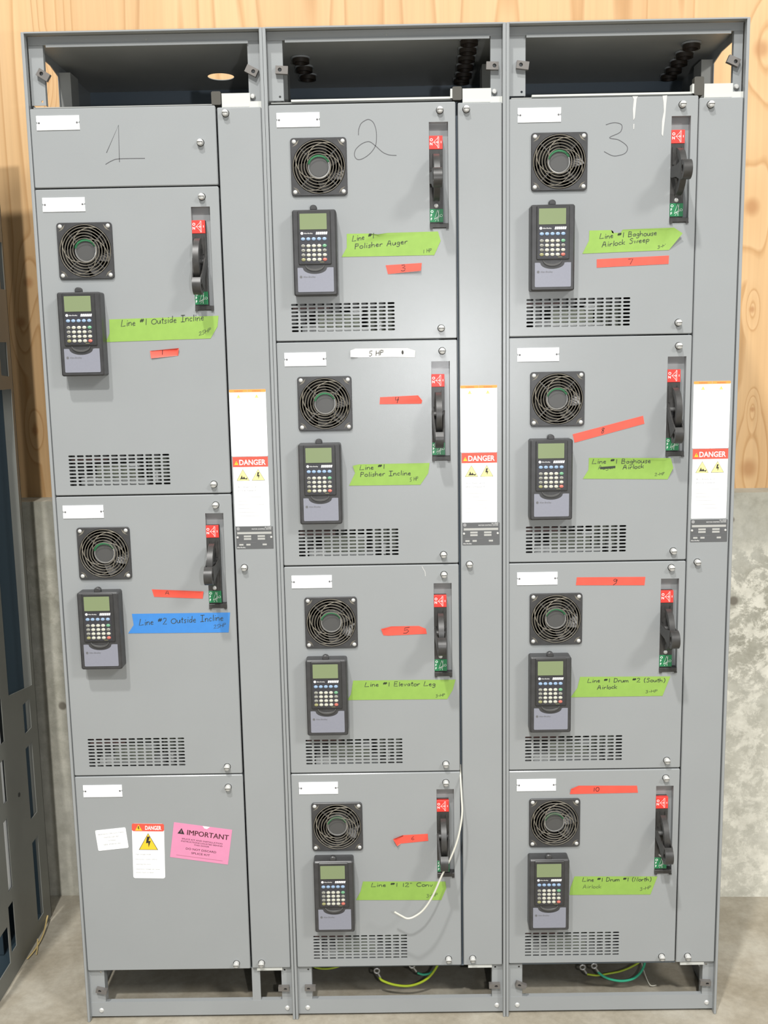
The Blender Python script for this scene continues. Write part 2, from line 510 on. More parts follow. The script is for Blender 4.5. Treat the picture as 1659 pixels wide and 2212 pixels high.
# pen letters: strokes in a box with cap height 1
def arc(cx, cy, rx, ry, a0, a1, n=9):
    return [(cx + rx * math.cos(math.radians(a0 + (a1 - a0) * i / (n - 1))), cy + ry * math.sin(math.radians(a0 + (a1 - a0) * i / (n - 1)))) for i in range(n)]
PEN = {
 'L': (.60, [[(.12, 1), (0, 0), (.5, .06)]]), 'i': (.26, [[(.1, .55), (.1, 0)], [(.1, .78), (.13, .86)]]),
 'n': (.46, [[(0, .52), (.02, 0)], [(.02, .3), (.12, .5), (.26, .5), (.32, .3), (.34, 0)]]),
 'e': (.42, [[(.02, .27), (.30, .32), (.24, .5), (.1, .5), (.01, .25), (.1, .02), (.32, .06)]]),
 '#': (.62, [[(.1, .40), (.2, .95)], [(.28, .40), (.38, .95)], [(0, .56), (.48, .62)], [(.02, .74), (.5, .8)]]),
 '1': (.32, [[(.12, .92), (.12, 0)]]), 'O': (.70, [arc(.3, .4, .3, .38, 100, 460, 14)]),
 'u': (.46, [[(0, .5), (.03, .1), (.15, 0), (.28, .12), (.32, .5)], [(.32, .5), (.35, 0)]]),
 't': (.34, [[(.13, .9), (.12, .08), (.24, 0)], [(0, .58), (.28, .62)]]),
 's': (.36, [[(.28, .48), (.1, .53), (.03, .38), (.24, .2), (.2, .02), (0, .04)]]),
 'd': (.46, [[(.3, .36), (.18, .5), (.03, .36), (.04, .08), (.16, 0), (.3, .18)], [(.32, 1), (.32, 0)]]),
 'I': (.56, [[(.22, 1), (.22, 0)], [(0, 1), (.46, 1)], [(0, 0), (.46, 0)]]),
 'c': (.38, [[(.3, .43), (.15, .53), (.01, .3), (.08, .03), (.3, .06)]]), 'l': (.22, [[(.1, 1), (.1, 0)]]),
 '2': (.52, [[(0, .8), (.12, .98), (.34, .92), (.34, .65), (0, 0), (.44, .03)]]),
 '5': (.52, [[(.42, 1), (.08, .98), (.05, .58), (.28, .6), (.38, .3), (.22, 0), (0, .08)]]),
 'H': (.58, [[(0, 1), (0, 0)], [(.42, 1), (.42, 0)], [(0, .5), (.42, .52)]]),
 'P': (.50, [[(.02, 1), (0, 0)], [(.02, 1), (.34, .92), (.34, .6), (.02, .5)]]),
 'o': (.44, [arc(.18, .25, .18, .25, 90, 450, 11)]), 'h': (.46, [[(0, 1), (.02, 0)], [(.02, .3), (.14, .5), (.28, .46), (.33, 0)]]),
 'r': (.36, [[(.02, .5), (.04, 0)], [(.04, .3), (.14, .5), (.3, .5)]]),
 'A': (.60, [[(0, 0), (.2, 1), (.3, 1), (.46, 0)], [(.08, .4), (.42, .42)]]),
 'g': (.44, [[(.3, .42), (.16, .52), (.02, .32), (.12, .06), (.3, .2)], [(.31, .5), (.31, -.2), (.16, -.36), (0, -.24)]]),
 'E': (.52, [[(.4, 1), (.02, 1), (0, 0), (.42, .02)], [(.02, .52), (.34, .54)]]),
 'v': (.40, [[(0, .5), (.14, 0), (.3, .52)]]),
 'a': (.44, [[(.3, .4), (.16, .5), (.02, .28), (.1, .02), (.28, .14)], [(.31, .5), (.33, 0)]]),
 'C': (.60, [arc(.3, .48, .3, .48, 50, 310, 11)]),
 'B': (.54, [[(.02, 1), (0, 0)], [(.02, 1), (.34, .92), (.32, .62), (.04, .54), (.4, .44), (.38, .1), (0, 0)]]),
 'k': (.42, [[(.02, 1), (.02, 0)], [(.32, .52), (.04, .24), (.34, 0)]]),
 'S': (.52, [[(.4, .88), (.2, 1), (.04, .8), (.34, .45), (.34, .12), (.16, 0), (0, .1)]]),
 'w': (.56, [[(0, .5), (.1, 0), (.22, .42), (.34, 0), (.46, .52)]]),
 'p': (.44, [[(.02, .5), (.02, -.34)], [(.02, .36), (.16, .52), (.32, .36), (.24, .06), (.03, .1)]]),
 'D': (.58, [[(.04, 1), (0, 0)], [(.04, 1), (.4, .85), (.46, .4), (.3, .06), (0, 0)]]),
 'm': (.62, [[(0, .52), (.02, 0)], [(.02, .32), (.12, .5), (.22, .46), (.25, 0)], [(.25, .32), (.36, .5), (.46, .46), (.5, 0)]]),
 '(': (.34, [arc(.26, .42, .24, .62, 110, 250, 8)]), ')': (.34, [arc(.0, .42, .24, .62, 70, -70, 8)]),
 'N': (.60, [[(0, 0), (.04, 1), (.42, 0), (.46, 1)]]),
 '3': (.52, [[(.02, .94), (.3, 1), (.34, .74), (.12, .54), (.38, .42), (.34, .1), (.16, 0), (0, .1)]]),
 '-': (.40, [[(.02, .42), (.28, .44)]]), '"': (.36, [[(.06, 1), (.04, .78)], [(.2, 1), (.18, .78)]]),
 '7': (.54, [[(0, .94), (.44, .92), (.22, 0)]]),
 '8': (.50, [[(.34, .9), (.16, 1), (.06, .8), (.34, .3), (.26, .02), (.08, .04), (.06, .28), (.36, .8), (.34, .9)]]),
 '9': (.48, [[(.36, .9), (.18, 1), (.04, .8), (.14, .58), (.36, .76), (.38, .9), (.3, .3), (.06, 0)]]),
 '0': (.52, [arc(.2, .5, .2, .5, 80, 440, 13)]), '4': (.50, [[(.06, 1), (.04, .5), (.4, .54)], [(.36, 1), (.24, 0)]]),
 '6': (.46, [[(.28, 1), (.08, .6), (.04, .2), (.18, 0), (.34, .2), (.24, .42), (.06, .3)]]), ' ': (.42, []),
}
def write(mb, body, a, b, h, y, m, w):
    tot = sum(PEN[c][0] for c in body) - 0.1
    dx, dz = b[0] - a[0], b[1] - a[1]
    x = 0.0
    for ch in body:
        adv, sts = PEN[ch]
        j = random.uniform(-.05, .05)
        for st in sts:
            pts = []
            for u, q in st:
                t = (x + u) / tot
                pts.append((a[0] + dx * t + (q * 0.08) * h, a[1] + dz * t + (q + j) * h))
            mb.stroke(pts, w, y, m)
        x += adv

# ------------------------------------------------------------------ the hall: floor, concrete stem wall, fir wall
FZ = 0.022
def wy(x): return 0.59 - (x + 0.2) * 0.0303           # the wall stands a little askew to the cabinets
fl = MB(); fl.add([(-6, -7, FZ), (8, -7, FZ), (8, 1.2, FZ), (-6, 1.2, FZ), (-6, -7, FZ - .1), (8, -7, FZ - .1), (8, 1.2, FZ - .1), (-6, 1.2, FZ - .1)],
       [(0, 1, 2, 3), (7, 6, 5, 4), (0, 4, 5, 1), (1, 5, 6, 2), (2, 6, 7, 3), (3, 7, 4, 0)], FLOORM)
structure(fl.build('floor', smooth=0))
WX0, WX1 = -3.0, 5.0
def slab(x0, x1, o0, o1, z0, z1, m):
    q = MB()
    q.add([(x0, wy(x0) + o0, z0), (x1, wy(x1) + o0, z0), (x1, wy(x1) + o1, z0), (x0, wy(x0) + o1, z0),
           (x0, wy(x0) + o0, z1), (x1, wy(x1) + o0, z1), (x1, wy(x1) + o1, z1), (x0, wy(x0) + o1, z1)],
          [(0, 1, 5, 4), (1, 2, 6, 5), (2, 3, 7, 6), (3, 0, 4, 7), (4, 5, 6, 7), (3, 2, 1, 0)], m)
    return q
structure(slab(WX0, WX1, 0, 0.25, FZ - .02, 1.215, CONC).build('wall_back_lower', smooth=0))
structure(slab(WX0, WX1, 0.09, 0.13, 1.215, 4.2, WOOD).build('wall_back_upper', smooth=0))

# ------------------------------------------------------------------ shared small parts
def latch_mesh():
    q = MB()
    q.lathe([(0, -.0115), (.0035, -.0115), (.0062, -.0098), (.0070, -.007), (.0070, 0.0), (.0082, .0)], (0, 0, 0), ZINC, 16)
    q.box(-.0058, .0058, -.0119, -.0108, -.0007, .0007, RUBBER)
    return q.mesh('latch_screw')
LATCH = latch_mesh()
def screw_mesh():
    q = MB()
    q.lathe([(0, -.0022), (.0028, -.0019), (.0044, -.0006), (.0046, 0)], (0, 0, 0), ZINC, 14)
    return q.mesh('screw')
SCREW = screw_mesh()
def nameplate_mesh():
    q = MB()
    a, b = .0455, .0145
    poly = [(-a, -b), (a, -b), (a, -.0028), (a - .0028, 0), (a, .0028), (a, b), (-a, b), (-a, .0028), (-a + .0028, 0), (-a, -.0028)]
    q.prism(poly, -.0014, 0, WHITE)
    for sx in (-1, 1):
        q.lathe([(0, -.0018), (.0018, -.0017), (.0024, -.0014)], (sx * (a - .0052), 0, 0), INKG, 10)
    return q.mesh('nameplate')
NAMEPLATE = nameplate_mesh()

# cooling fan: frame, wire guard, hub, blades, four screws
def fan_meshes():
    q = MB()
    h = .0595
    q.fillholes(rrect(-h, h, -h, h, .007), [circ(0, 0, .0565, 48)], -.0045, 0.030, FRAMEP, cham=.0012, depth=0.001)
    for cx in (-1, 1):
        for cz in (-1, 1):
            q.prism([(cx * .041, cz * .0555), (cx * .046, cz * .0500), (cx * .0500, cz * .046), (cx * .0555, cz * .041), (cx * .0475, cz * .0445), (cx * .0445, cz * .0475)], -.0047, -.0044, GUARD)
    frame = q.mesh('cooling_fan')
    g = MB()
    for i, r in enumerate((.0255, .031, .037, .043, .049, .0545)):
        bow = -.0085 + .0042 * ((r - .0255) / .029) ** 2
        g.tube([(r * math.cos(t * math.pi / 24), bow, r * math.sin(t * math.pi / 24)) for t in range(48)], .0009, GUARD, 6, closed=True)
    for k in range(4):
        a0 = math.radians(60 + 90 * k)
        pts = []
        for i in range(17):
            q_ = i / 16; r = .0255 + q_ * .0295; an = a0 + math.radians(95) * (1 - q_)
            pts.append((r * math.cos(an), -.0098 + .0052 * q_, r * math.sin(an)))
        g.tube(pts, .0009, GUARD, 6)
    guard = g.mesh('fan_guard')
    u = MB()
    u.lathe([(0, -.001), (.0195, -.001), (.0205, 0)], (0, 0, 0), HUB, 32)
    u.lathe([(.0205, 0), (.0212, -.0014), (.0236, -.0006), (.0242, .004), (.0242, .020)], (0, 0, 0), CHROME, 32)
    seg = [(.0207 * math.cos(math.radians(a)), .0207 * math.sin(math.radians(a))) for a in range(25, 166, 10)]
    seg += [(.0248 * math.cos(math.radians(a)), .0248 * math.sin(math.radians(a))) for a in range(165, 24, -10)]
    u.prism(seg, -.0020, -.0012, GREENL)
    for k in range(4):
        an = math.radians(45 + 90 * k); ca, sa = math.cos(an), math.sin(an)
        u.prism([(.024 * ca - .0016 * sa, .024 * sa + .0016 * ca), (.0562 * ca - .0016 * sa, .0562 * sa + .0016 * ca),
                 (.0562 * ca + .0016 * sa, .0562 * sa - .0016 * ca), (.024 * ca + .0016 * sa, .024 * sa - .0016 * ca)], .003, .008, FRAMEP)
    hub = u.mesh('fan_hub')
    b = MB()
    for k in range(7):
        a0 = 2 * math.pi * k / 7
        vs = []
        for i in range(6):
            r = .0242 + (.0545 - .0242) * i / 5
            for s_, y in ((-1, .006), (1, .024)):
                an = a0 + s_ * (.40 - .02 * i) + i * .05
                vs.append((r * math.cos(an), y, r * math.sin(an)))
        top = len(vs)
        vs += [(x, y + .0014, z) for x, y, z in vs]
        fs = []
        for i in range(5):
            a = 2 * i
            fs += [[a, a + 2, a + 3, a + 1], [top + a, top + a + 1, top + a + 3, top + a + 2], [a, top + a, top + a + 2, a + 2], [a + 1, a + 3, top + a + 3, top + a + 1]]
        fs += [[0, 1, top + 1, top], [10, top + 10, top + 11, 11]]
        b.add(vs, fs, BLADE)
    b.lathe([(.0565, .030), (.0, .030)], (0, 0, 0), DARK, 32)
    blades = b.mesh('fan_blades')
    return frame, guard, hub, blades
FAN = fan_meshes()

# keypad: cradle with a handset face; local origin at the middle of the back, front face at y = -.036
def keypad_meshes():
    def X(mm): return (mm - 46.5) * .001
    def Z(mm): return (89 - mm) * .001
    q = MB()
    q.prism(rrect(X(0), X(93), Z(178), Z(0), .005), -.034, 0, FRAMEP, cham=.003)
    q.prism(rrect(X(11.6), X(81.5), Z(113.4), Z(2), .003), -.037, -.030, BLACKP, cham=.0015)
    tabp = [(X(45.5 - 7.5), Z(1)), (X(45.5 + 7.5), Z(1))] + [(X(45.5) + .0075 * math.cos(math.radians(a)), Z(-4.0) + .0065 * math.sin(math.radians(a))) for a in range(0, 181, 15)]
    q.prism(tabp, -.031, -.020, FRAMEP, cham=.002)
    sm = [(X(45.8) + .0205 * math.cos(math.radians(a)), Z(114.5) + .0125 * math.sin(math.radians(a))) for a in range(180, 361, 12)]
    sm += [(X(45.8) + .0185 * math.cos(math.radians(a)), Z(114.5) + .0075 * math.sin(math.radians(a))) for a in range(360, 179, -12)]
    q.prism(sm, -.0362, -.033, HUB, cham=.0006)
    body = q.mesh('keypad')
    sc = MB()
    sc.prism(rrect(X(15.6), X(74.1), Z(41.8), Z(7.7), .001), -.0374, -.0365, BLACKP)
    sc.prism(rrect(X(16.4), X(73.3), Z(41), Z(8.5), .001), -.0378, -.0372, LCD)
    screen = sc.mesh('display_screen')
    pn = MB()
    pn.prism(rrect(X(16.0), X(75.2), Z(109.6), Z(44.6), .001), -.0376, -.0365, PANELB)
    y = -.0378
    pn.flat(circ(X(20.5), Z(48.8), .0029, 14), y, INKW)
    pn.text('Allen-Bradley', X(24.6), Z(50.2), y, INKW, height=.0027, width=.0185)
    for i in range(6):
        x0 = X(49.5 + i * 4.1)
        pn.flat([(x0, Z(51.6)), (x0 + .0033, Z(51.6)), (x0 + .0045, Z(46.2)), (x0 + .0012, Z(46.2))], y, INKW)
    pn.rect(X(57), X(66), Z(108.8), Z(108.0), y, K_OLIVE)
    panel = pn.mesh('key_panel')
    fp = MB()
    pts = [(X(8.7), Z(119.5)), (X(16), Z(119.3)), (X(19.5), Z(119.8))]
    pts += [(X(45.8) + .0255 * math.cos(math.radians(a)), Z(120.5) + .0122 * math.sin(math.radians(a))) for a in range(180, 361, 12)]
    pts += [(X(72.1), Z(119.8)), (X(76), Z(119.3)), (X(85.3), Z(119.5)), (X(85.3), Z(168.5)), (X(83.8), Z(170)), (X(10.2), Z(170)), (X(8.7), Z(168.5))]
    fp.prism(pts[::-1], -.0348, -.033, FACE)
    fp.flat(circ(X(15.8), Z(138.5), .0028, 14), -.0350, INKG)
    fp.text('Allen-Bradley', X(20.5), Z(140.2), -.0350, INKG, height=.0036, width=.026)
    face = fp.mesh('faceplate')
    keys = {}
    for nm, mm in (('c', K_CREAM), ('b', K_BLUE), ('g', K_GREEN), ('r', K_RED), ('o', K_OLIVE), ('y', K_GREY)):
        k = MB()
        k.lathe([(0, -.0022), (.0028, -.0020), (.0042, -.0013), (.0047, 0)], (0, 0, 0), mm, 16, sz=.76)
        if nm == 'y':
            k.lathe([(0, -.00235), (.0028, -.00215)], (0, 0, 0), K_CREAM, 12, sz=.5)
            k.box(-.0018, .0018, -.0025, -.0022, -.0006, .0006, PANELB)
        keys[nm] = k.mesh('key')
    lay = []
    for r, row in enumerate(('bbbbb', 'ycccg', 'ycccy', 'ycccc', 'occcr')):
        for c, ch in enumerate(row):
            lay.append((keys[ch], X((22.5, 33.7, 45.1, 56.4, 67.8)[c]), Z((60.5, 74.7, 84.1, 93.6, 103)[r])))
    return body, screen, panel, face, lay
KPAD = keypad_meshes()

# disconnect switch: grey pocket, black housing, ON and OFF plates, guard arc, swinging lever, screw
def switch_meshes():
    # origin: slot's left edge, middle height, on the door plane
    p = MB()
    W, H, Dp = .0405, .109, .016
    for b in ((0, W, Dp, Dp + .001, -H, H), (-.001, 0, .0015, Dp, -H, H), (W, W + .001, .0015, Dp, -H, H), (0, W, .0015, Dp, H, H + .001), (0, W, .0015, Dp, -H - .001, -H)):
        p.box(*b, PAINT)
    pocket = p.mesh('switch_pocket')
    q = MB()
    q.box(.0005, .0285, .0, Dp, -.098, .0532, HANDLE)
    q.box(.0005, .0285, .0045, Dp, .0532, .081, HANDLE)
    q.prism(rect4(.0002, .0403, -.1085, -.099), -.003, Dp, HANDLE, cham=.001)
    q.box(.0002, .006, -.004, Dp, -.1105, -.1075, HANDLE)
    q.box(.0345, .0403, -.004, Dp, -.1105, -.1075, HANDLE)
    q.box(.003, .0065, -.0035, .001, .010, .046, HANDLE)
    q.box(.0215, .025, -.0035, .001, .010, .046, HANDLE)
    house = q.mesh('disconnect_switch')
    on = MB()
    on.prism(rect4(.0003, .0285, .0535, .081), -.001, .010, RED, cham=.0006)
    y = -.00125
    on.text('O', .0018, .0700, y, INKW, height=.0056, bold=.02); on.text('N', .0018, .0618, y, INKW, height=.0056, bold=.02)
    on.stroke([(.0185, .0560), (.0185, .0790)], .0005, y, INKW); on.stroke([(.0208, .0560), (.0208, .0790)], .0005, y, INKW)
    on.stroke([(.0185, .0560), (.0208, .0560)], .0005, y, INKW); on.stroke([(.0185, .0790), (.0208, .0790)], .0005, y, INKW)
    on.stroke([(.0195, .0775), (.0155, .0735), (.0100, .0680)], .00055, y, INKW); on.stroke([(.0195, .0575), (.0155, .0620), (.0100, .0675)], .00055, y, INKW)
    on.stroke([(.0085, .0676), (.0200, .0676)], .00055, y, INKW)
    on.stroke(circ(.0175, .0676, .0018, 10) + [(.0193, .0676)], .00045, y, INKW)
    on.rect(.0248, .0258, .0655, .0700, y, INKW)
    onp = on.mesh('on_plate')
    of = MB()
    of.prism(rect4(.0003, .0285, -.0965, -.0690), -.001, .006, GREEN, cham=.0006)
    for i, ch in enumerate('OFF'): of.text(ch, .0020, -.0768 - i * .0078, y, INKW, height=.0052, bold=.015)
    of.stroke([(.0098, -.0905), (.0200, -.0830), (.0165, -.0715)], .00055, y, INKW)
    of.stroke([(.0098, -.0905), (.0165, -.0715)], .00045, y, INKW)
    of.stroke([(.0175, -.0945), (.0195, -.0715)], .0005, y, INKW)
    of.stroke([(.0120, -.0890), (.0225, -.0845)], .00045, y, INKW)
    of.stroke([(.0115, -.0945), (.0160, -.0880), (.0185, -.0945)], .0005, y, INKW)
    of.stroke(circ(.0245, -.0828, .0024, 12) + [(.0269, -.0828)], .0005, y, INKW)
    ofp = of.mesh('off_plate')
    # the guard arc stays put; lever forks round it
    a = MB()
    out = [(-.049 * math.cos(math.radians(t)), .049 * math.sin(math.radians(t))) for t in range(-82, 83, 6)]
    inn = [(-.036 * math.cos(math.radians(t)), .036 * math.sin(math.radians(t))) for t in range(82, -83, -6)]
    n = len(out)
    poly = out + inn
    vs = [(-.0062, u, w) for u, w in poly] + [(.0062, u, w) for u, w in poly]
    N = len(poly); fs = []
    for i in range(n - 1):
        j = N - 1 - i
        fs += [[i, i + 1, j - 1, j], [N + i, N + j, N + j - 1, N + i + 1]]
    for i in range(N):
        fs.append([i, N + i, N + (i + 1) % N, (i + 1) % N])
    a.add(vs, fs, HANDLE)
    arcm = a.mesh('guard_arc')
    l = MB()
    def arm(sg):
        pl = [(.004, -.009), (.004, .009), (-.004, .0115), (-.030, .0115), (-.050, .0175), (-.060, .0195), (-.060, -.0195), (-.050, -.0175), (-.030, -.0115), (-.004, -.0115)]
        n = len(pl)
        def xx(u, o): return sg * ((.0098 if o else .0072) + (.0037 if o else .0030) * max(0, 1 + (u + .010) / .05) )
        vs = [(xx(u, 0), u, w) for u, w in pl] + [(xx(u, 1), u, w) for u, w in pl]
        l.add(vs, [list(range(n))[::-1], list(range(n, 2 * n))] + [[i, (i + 1) % n, n + (i + 1) % n, n + i] for i in range(n)], HANDLE)
    arm(1); arm(-1)
    tip = [(-.0555, -.0195), (-.0555, .0195)] + [(-.062 - .0195 * math.cos(math.radians(t)), .0200 * math.sin(math.radians(t))) for t in range(80, -81, -10)]
    l.fillholes(tip, [[(-.067 + .0065 * math.cos(2 * math.pi * i / 16), .0095 * math.sin(2 * math.pi * i / 16)) for i in range(16)]], -.0090, .0090, HANDLE, plane='yz')
    l.box(-.0048, .0048, -.0735, -.0605, -.0095, .0095, BLACKP)
    l.lathe([(.0, -.0135), (.0055, -.0135), (.0055, .0135), (0, .0135)], (0, 0, 0), HUB, 12, axis='x')
    lever = l.mesh('switch_lever')
    return pocket, house, onp, ofp, arcm, lever
SW = switch_meshes()

# ------------------------------------------------------------------ measured layout (metres on the door plane)
DOORS = {1: [(2.1350, 1.9705), (1.9705, 1.3075), (1.3075, .6480), (.6480, .1535)],
         2: [(2.1330, 1.6387), (1.6387, 1.1395), (1.1395, .6465), (.6465, .1555)],
         3: [(2.1355, 1.6394), (1.6394, 1.1385), (1.1385, .6460), (.6460, .1575)]}
SX0 = {1: .0, 2: .508, 3: 1.016}
DX = {1: (.0135, .4060), 2: (.5185, .9125), 3: (1.0255, 1.4235)}
PT = {
'11': {'np': (0.0724, 2.1043), 'l1': (0.372, 2.0585)},
'12': {'np': (0.0737, 1.9371), 'fan': (0.1148, 1.8397), 'slot': (0.3656, 1.8184), 'vent': (0.1600, 1.3647), 'l1': (0.3699, 1.9478), 'l2': (0.3688, 1.329), 'kp': (0.1023, 1.6624)},
'13': {'np': (0.0736, 1.272), 'fan': (0.1157, 1.1771), 'slot': (0.3665, 1.1548), 'vent': (0.1618, 0.7051), 'l1': (0.3709, 1.2821), 'l2': (0.3713, 0.6668), 'kp': (0.1033, 1.005)},
'14': {'np': (0.0776, 0.6116), 'l1': (0.3714, 0.6167), 'l2': (0.373, 0.1696)},
'21': {'np': (0.5804, 2.1007), 'fan': (0.6218, 2.0042), 'kp': (0.6104, 1.8234), 'slot': (0.8764, 1.9822), 'vent': (0.6654, 1.6897), 'l1': (0.8796, 2.1145), 'l2': (0.8782, 1.6621)},
'22': {'np': (0.5807, 1.6007), 'fan': (0.6212, 1.5035), 'kp': (0.6081, 1.3289), 'slot': (0.876, 1.4822), 'vent': (0.6658, 1.1918), 'l1': (0.8798, 1.6133), 'l2': (0.8787, 1.1607)},
'23': {'np': (0.5806, 1.1034), 'fan': (0.6221, 1.0082), 'kp': (0.6098, 0.8403), 'slot': (0.8761, 0.9861), 'vent': (0.6673, 0.6988), 'l1': (0.8793, 1.1149), 'l2': (0.8796, 0.6655)},
'24': {'np': (0.5821, 0.6111), 'fan': (0.6235, 0.5156), 'kp': (0.6138, 0.3553), 'slot': (0.8775, 0.4944), 'vent': (0.6712, 0.2079), 'l1': (0.8792, 0.6202), 'l2': (0.8819, 0.1742)},
'31': {'np': (1.0892, 2.1007), 'fan': (1.1314, 2.005), 'kp': (1.1142, 1.8246), 'slot': (1.3882, 1.9844), 'vent': (1.1755, 1.6908), 'l1': (1.3896, 2.1159), 'l2': (1.3925, 1.6647)},
'32': {'np': (1.0892, 1.6016), 'fan': (1.1314, 1.5046), 'kp': (1.1148, 1.3298), 'slot': (1.3921, 1.4832), 'vent': (1.1758, 1.191), 'l1': (1.3948, 1.615), 'l2': (1.3941, 1.1604)},
'33': {'np': (1.0896, 1.1023), 'fan': (1.1321, 1.0084), 'kp': (1.1166, 0.8392), 'slot': (1.389, 0.988), 'vent': (1.1756, 0.6986), 'l1': (1.3909, 1.1223), 'l2': (1.3915, 0.6665)},
'34': {'np': (1.0899, 0.6106), 'fan': (1.1326, 0.5175), 'kp': (1.1167, 0.3524), 'slot': (1.3891, 0.4946), 'vent': (1.1768, 0.2082), 'l1': (1.3904, 0.6235), 'l2': (1.3912, 0.1727)},
}
LEVER = {'12': 57, '13': 14, '21': 8, '22': 57, '23': 14, '24': 42, '31': 4, '32': 57, '33': 8, '34': 26}
FANSPIN = {'12': 20, '13': -25, '21': 25, '22': 0, '23': -15, '24': 35, '31': 0, '32': 10, '33': -30, '34': 50}
ULABEL = {
'11': 'short plain grey cover door with a pencilled numeral 1, topmost in the left column',
'12': 'tall grey motor drive unit with lime tape reading Line #1 Outside Incline',
'13': 'tall grey motor drive unit with the only blue tape, reading Line #2 Outside Incline',
'14': 'plain grey door without fan at the foot of the left column, with pink IMPORTANT sticker',
'21': 'grey motor drive unit with pencilled numeral 2 and Polisher Auger tape',
'22': 'grey motor drive unit with white 5HP tape and Polisher Incline tape',
'23': 'grey motor drive unit with lime tape reading Line #1 Elevator Leg',
'24': 'grey motor drive unit at the foot of the middle column, cream wire hanging before it',
'31': 'grey motor drive unit with pencilled numeral 3, white paint drips and coral tape 7',
'32': 'grey motor drive unit with slanting coral tape 8 and Baghouse Airlock tape',
'33': 'grey motor drive unit with lime tape Drum #2 and coral tape 9 along its top',
'34': 'grey motor drive unit at the foot of the right column, marked with coral tape 10',
}
NUMS = {
'11': [[(0.1713, 2.0418), (0.2001, 2.0976), (0.1978, 2.0224)], [(0.1679, 2.0182), (0.1822, 2.0255), (0.1981, 2.029), (0.2524, 2.0289)]],
'21': [[(0.7071, 2.0674), (0.708, 2.0789), (0.7127, 2.0902), (0.7214, 2.0966), (0.73, 2.0987), (0.7391, 2.0923), (0.7443, 2.0782), (0.7453, 2.0618), (0.7426, 2.0454), (0.732, 2.0308), (0.7164, 2.0202), (0.7043, 2.0181), (0.6979, 2.0258), (0.7003, 2.038), (0.7118, 2.0486), (0.7239, 2.0536), (0.7325, 2.0528), (0.7443, 2.0437), (0.7578, 2.0319), (0.7714, 2.0261), (0.7869, 2.0248)]],
'31': [[(1.2294, 2.0785), (1.2452, 2.0823), (1.2575, 2.0807), (1.2636, 2.0755), (1.2596, 2.0627), (1.2375, 2.0523), (1.2563, 2.0476), (1.2724, 2.0371), (1.2761, 2.0285), (1.271, 2.0201), (1.2586, 2.0159), (1.2445, 2.0155), (1.2266, 2.0243)]],
}
DRIPS = [[(1.2843, 2.1346), (1.296, 2.1344), (1.2932, 2.1289), (1.2916, 2.1094), (1.29, 2.0909), (1.2872, 2.0862), (1.2858, 2.1095), (1.2874, 2.1281)],
         [(1.2875, 2.0790), (1.2895, 2.0790), (1.2890, 2.0690), (1.2875, 2.0680)],
         [(1.3474, 2.1343), (1.3571, 2.1351), (1.3556, 2.1175), (1.3542, 2.0943), (1.3518, 2.071), (1.3503, 2.0523), (1.3473, 2.0571), (1.3476, 2.0832), (1.3511, 2.1037), (1.3497, 2.1223)]]
def sm(pts, n=5):
    out = []
    for i in range(len(pts) - 1):
        p0 = pts[max(0, i - 1)]; p1 = pts[i]; p2 = pts[i + 1]; p3 = pts[min(len(pts) - 1, i + 2)]
        for k in range(n):
            t = k / n
            out.append(tuple(0.5 * (2 * b + (c - a) * t + (2 * a - 5 * b + 4 * c - d) * t * t + (3 * b - a - 3 * c + d) * t ** 3) for a, b, c, d in zip(p0, p1, p2, p3)))
    out.append(tuple(pts[-1]))
    return out

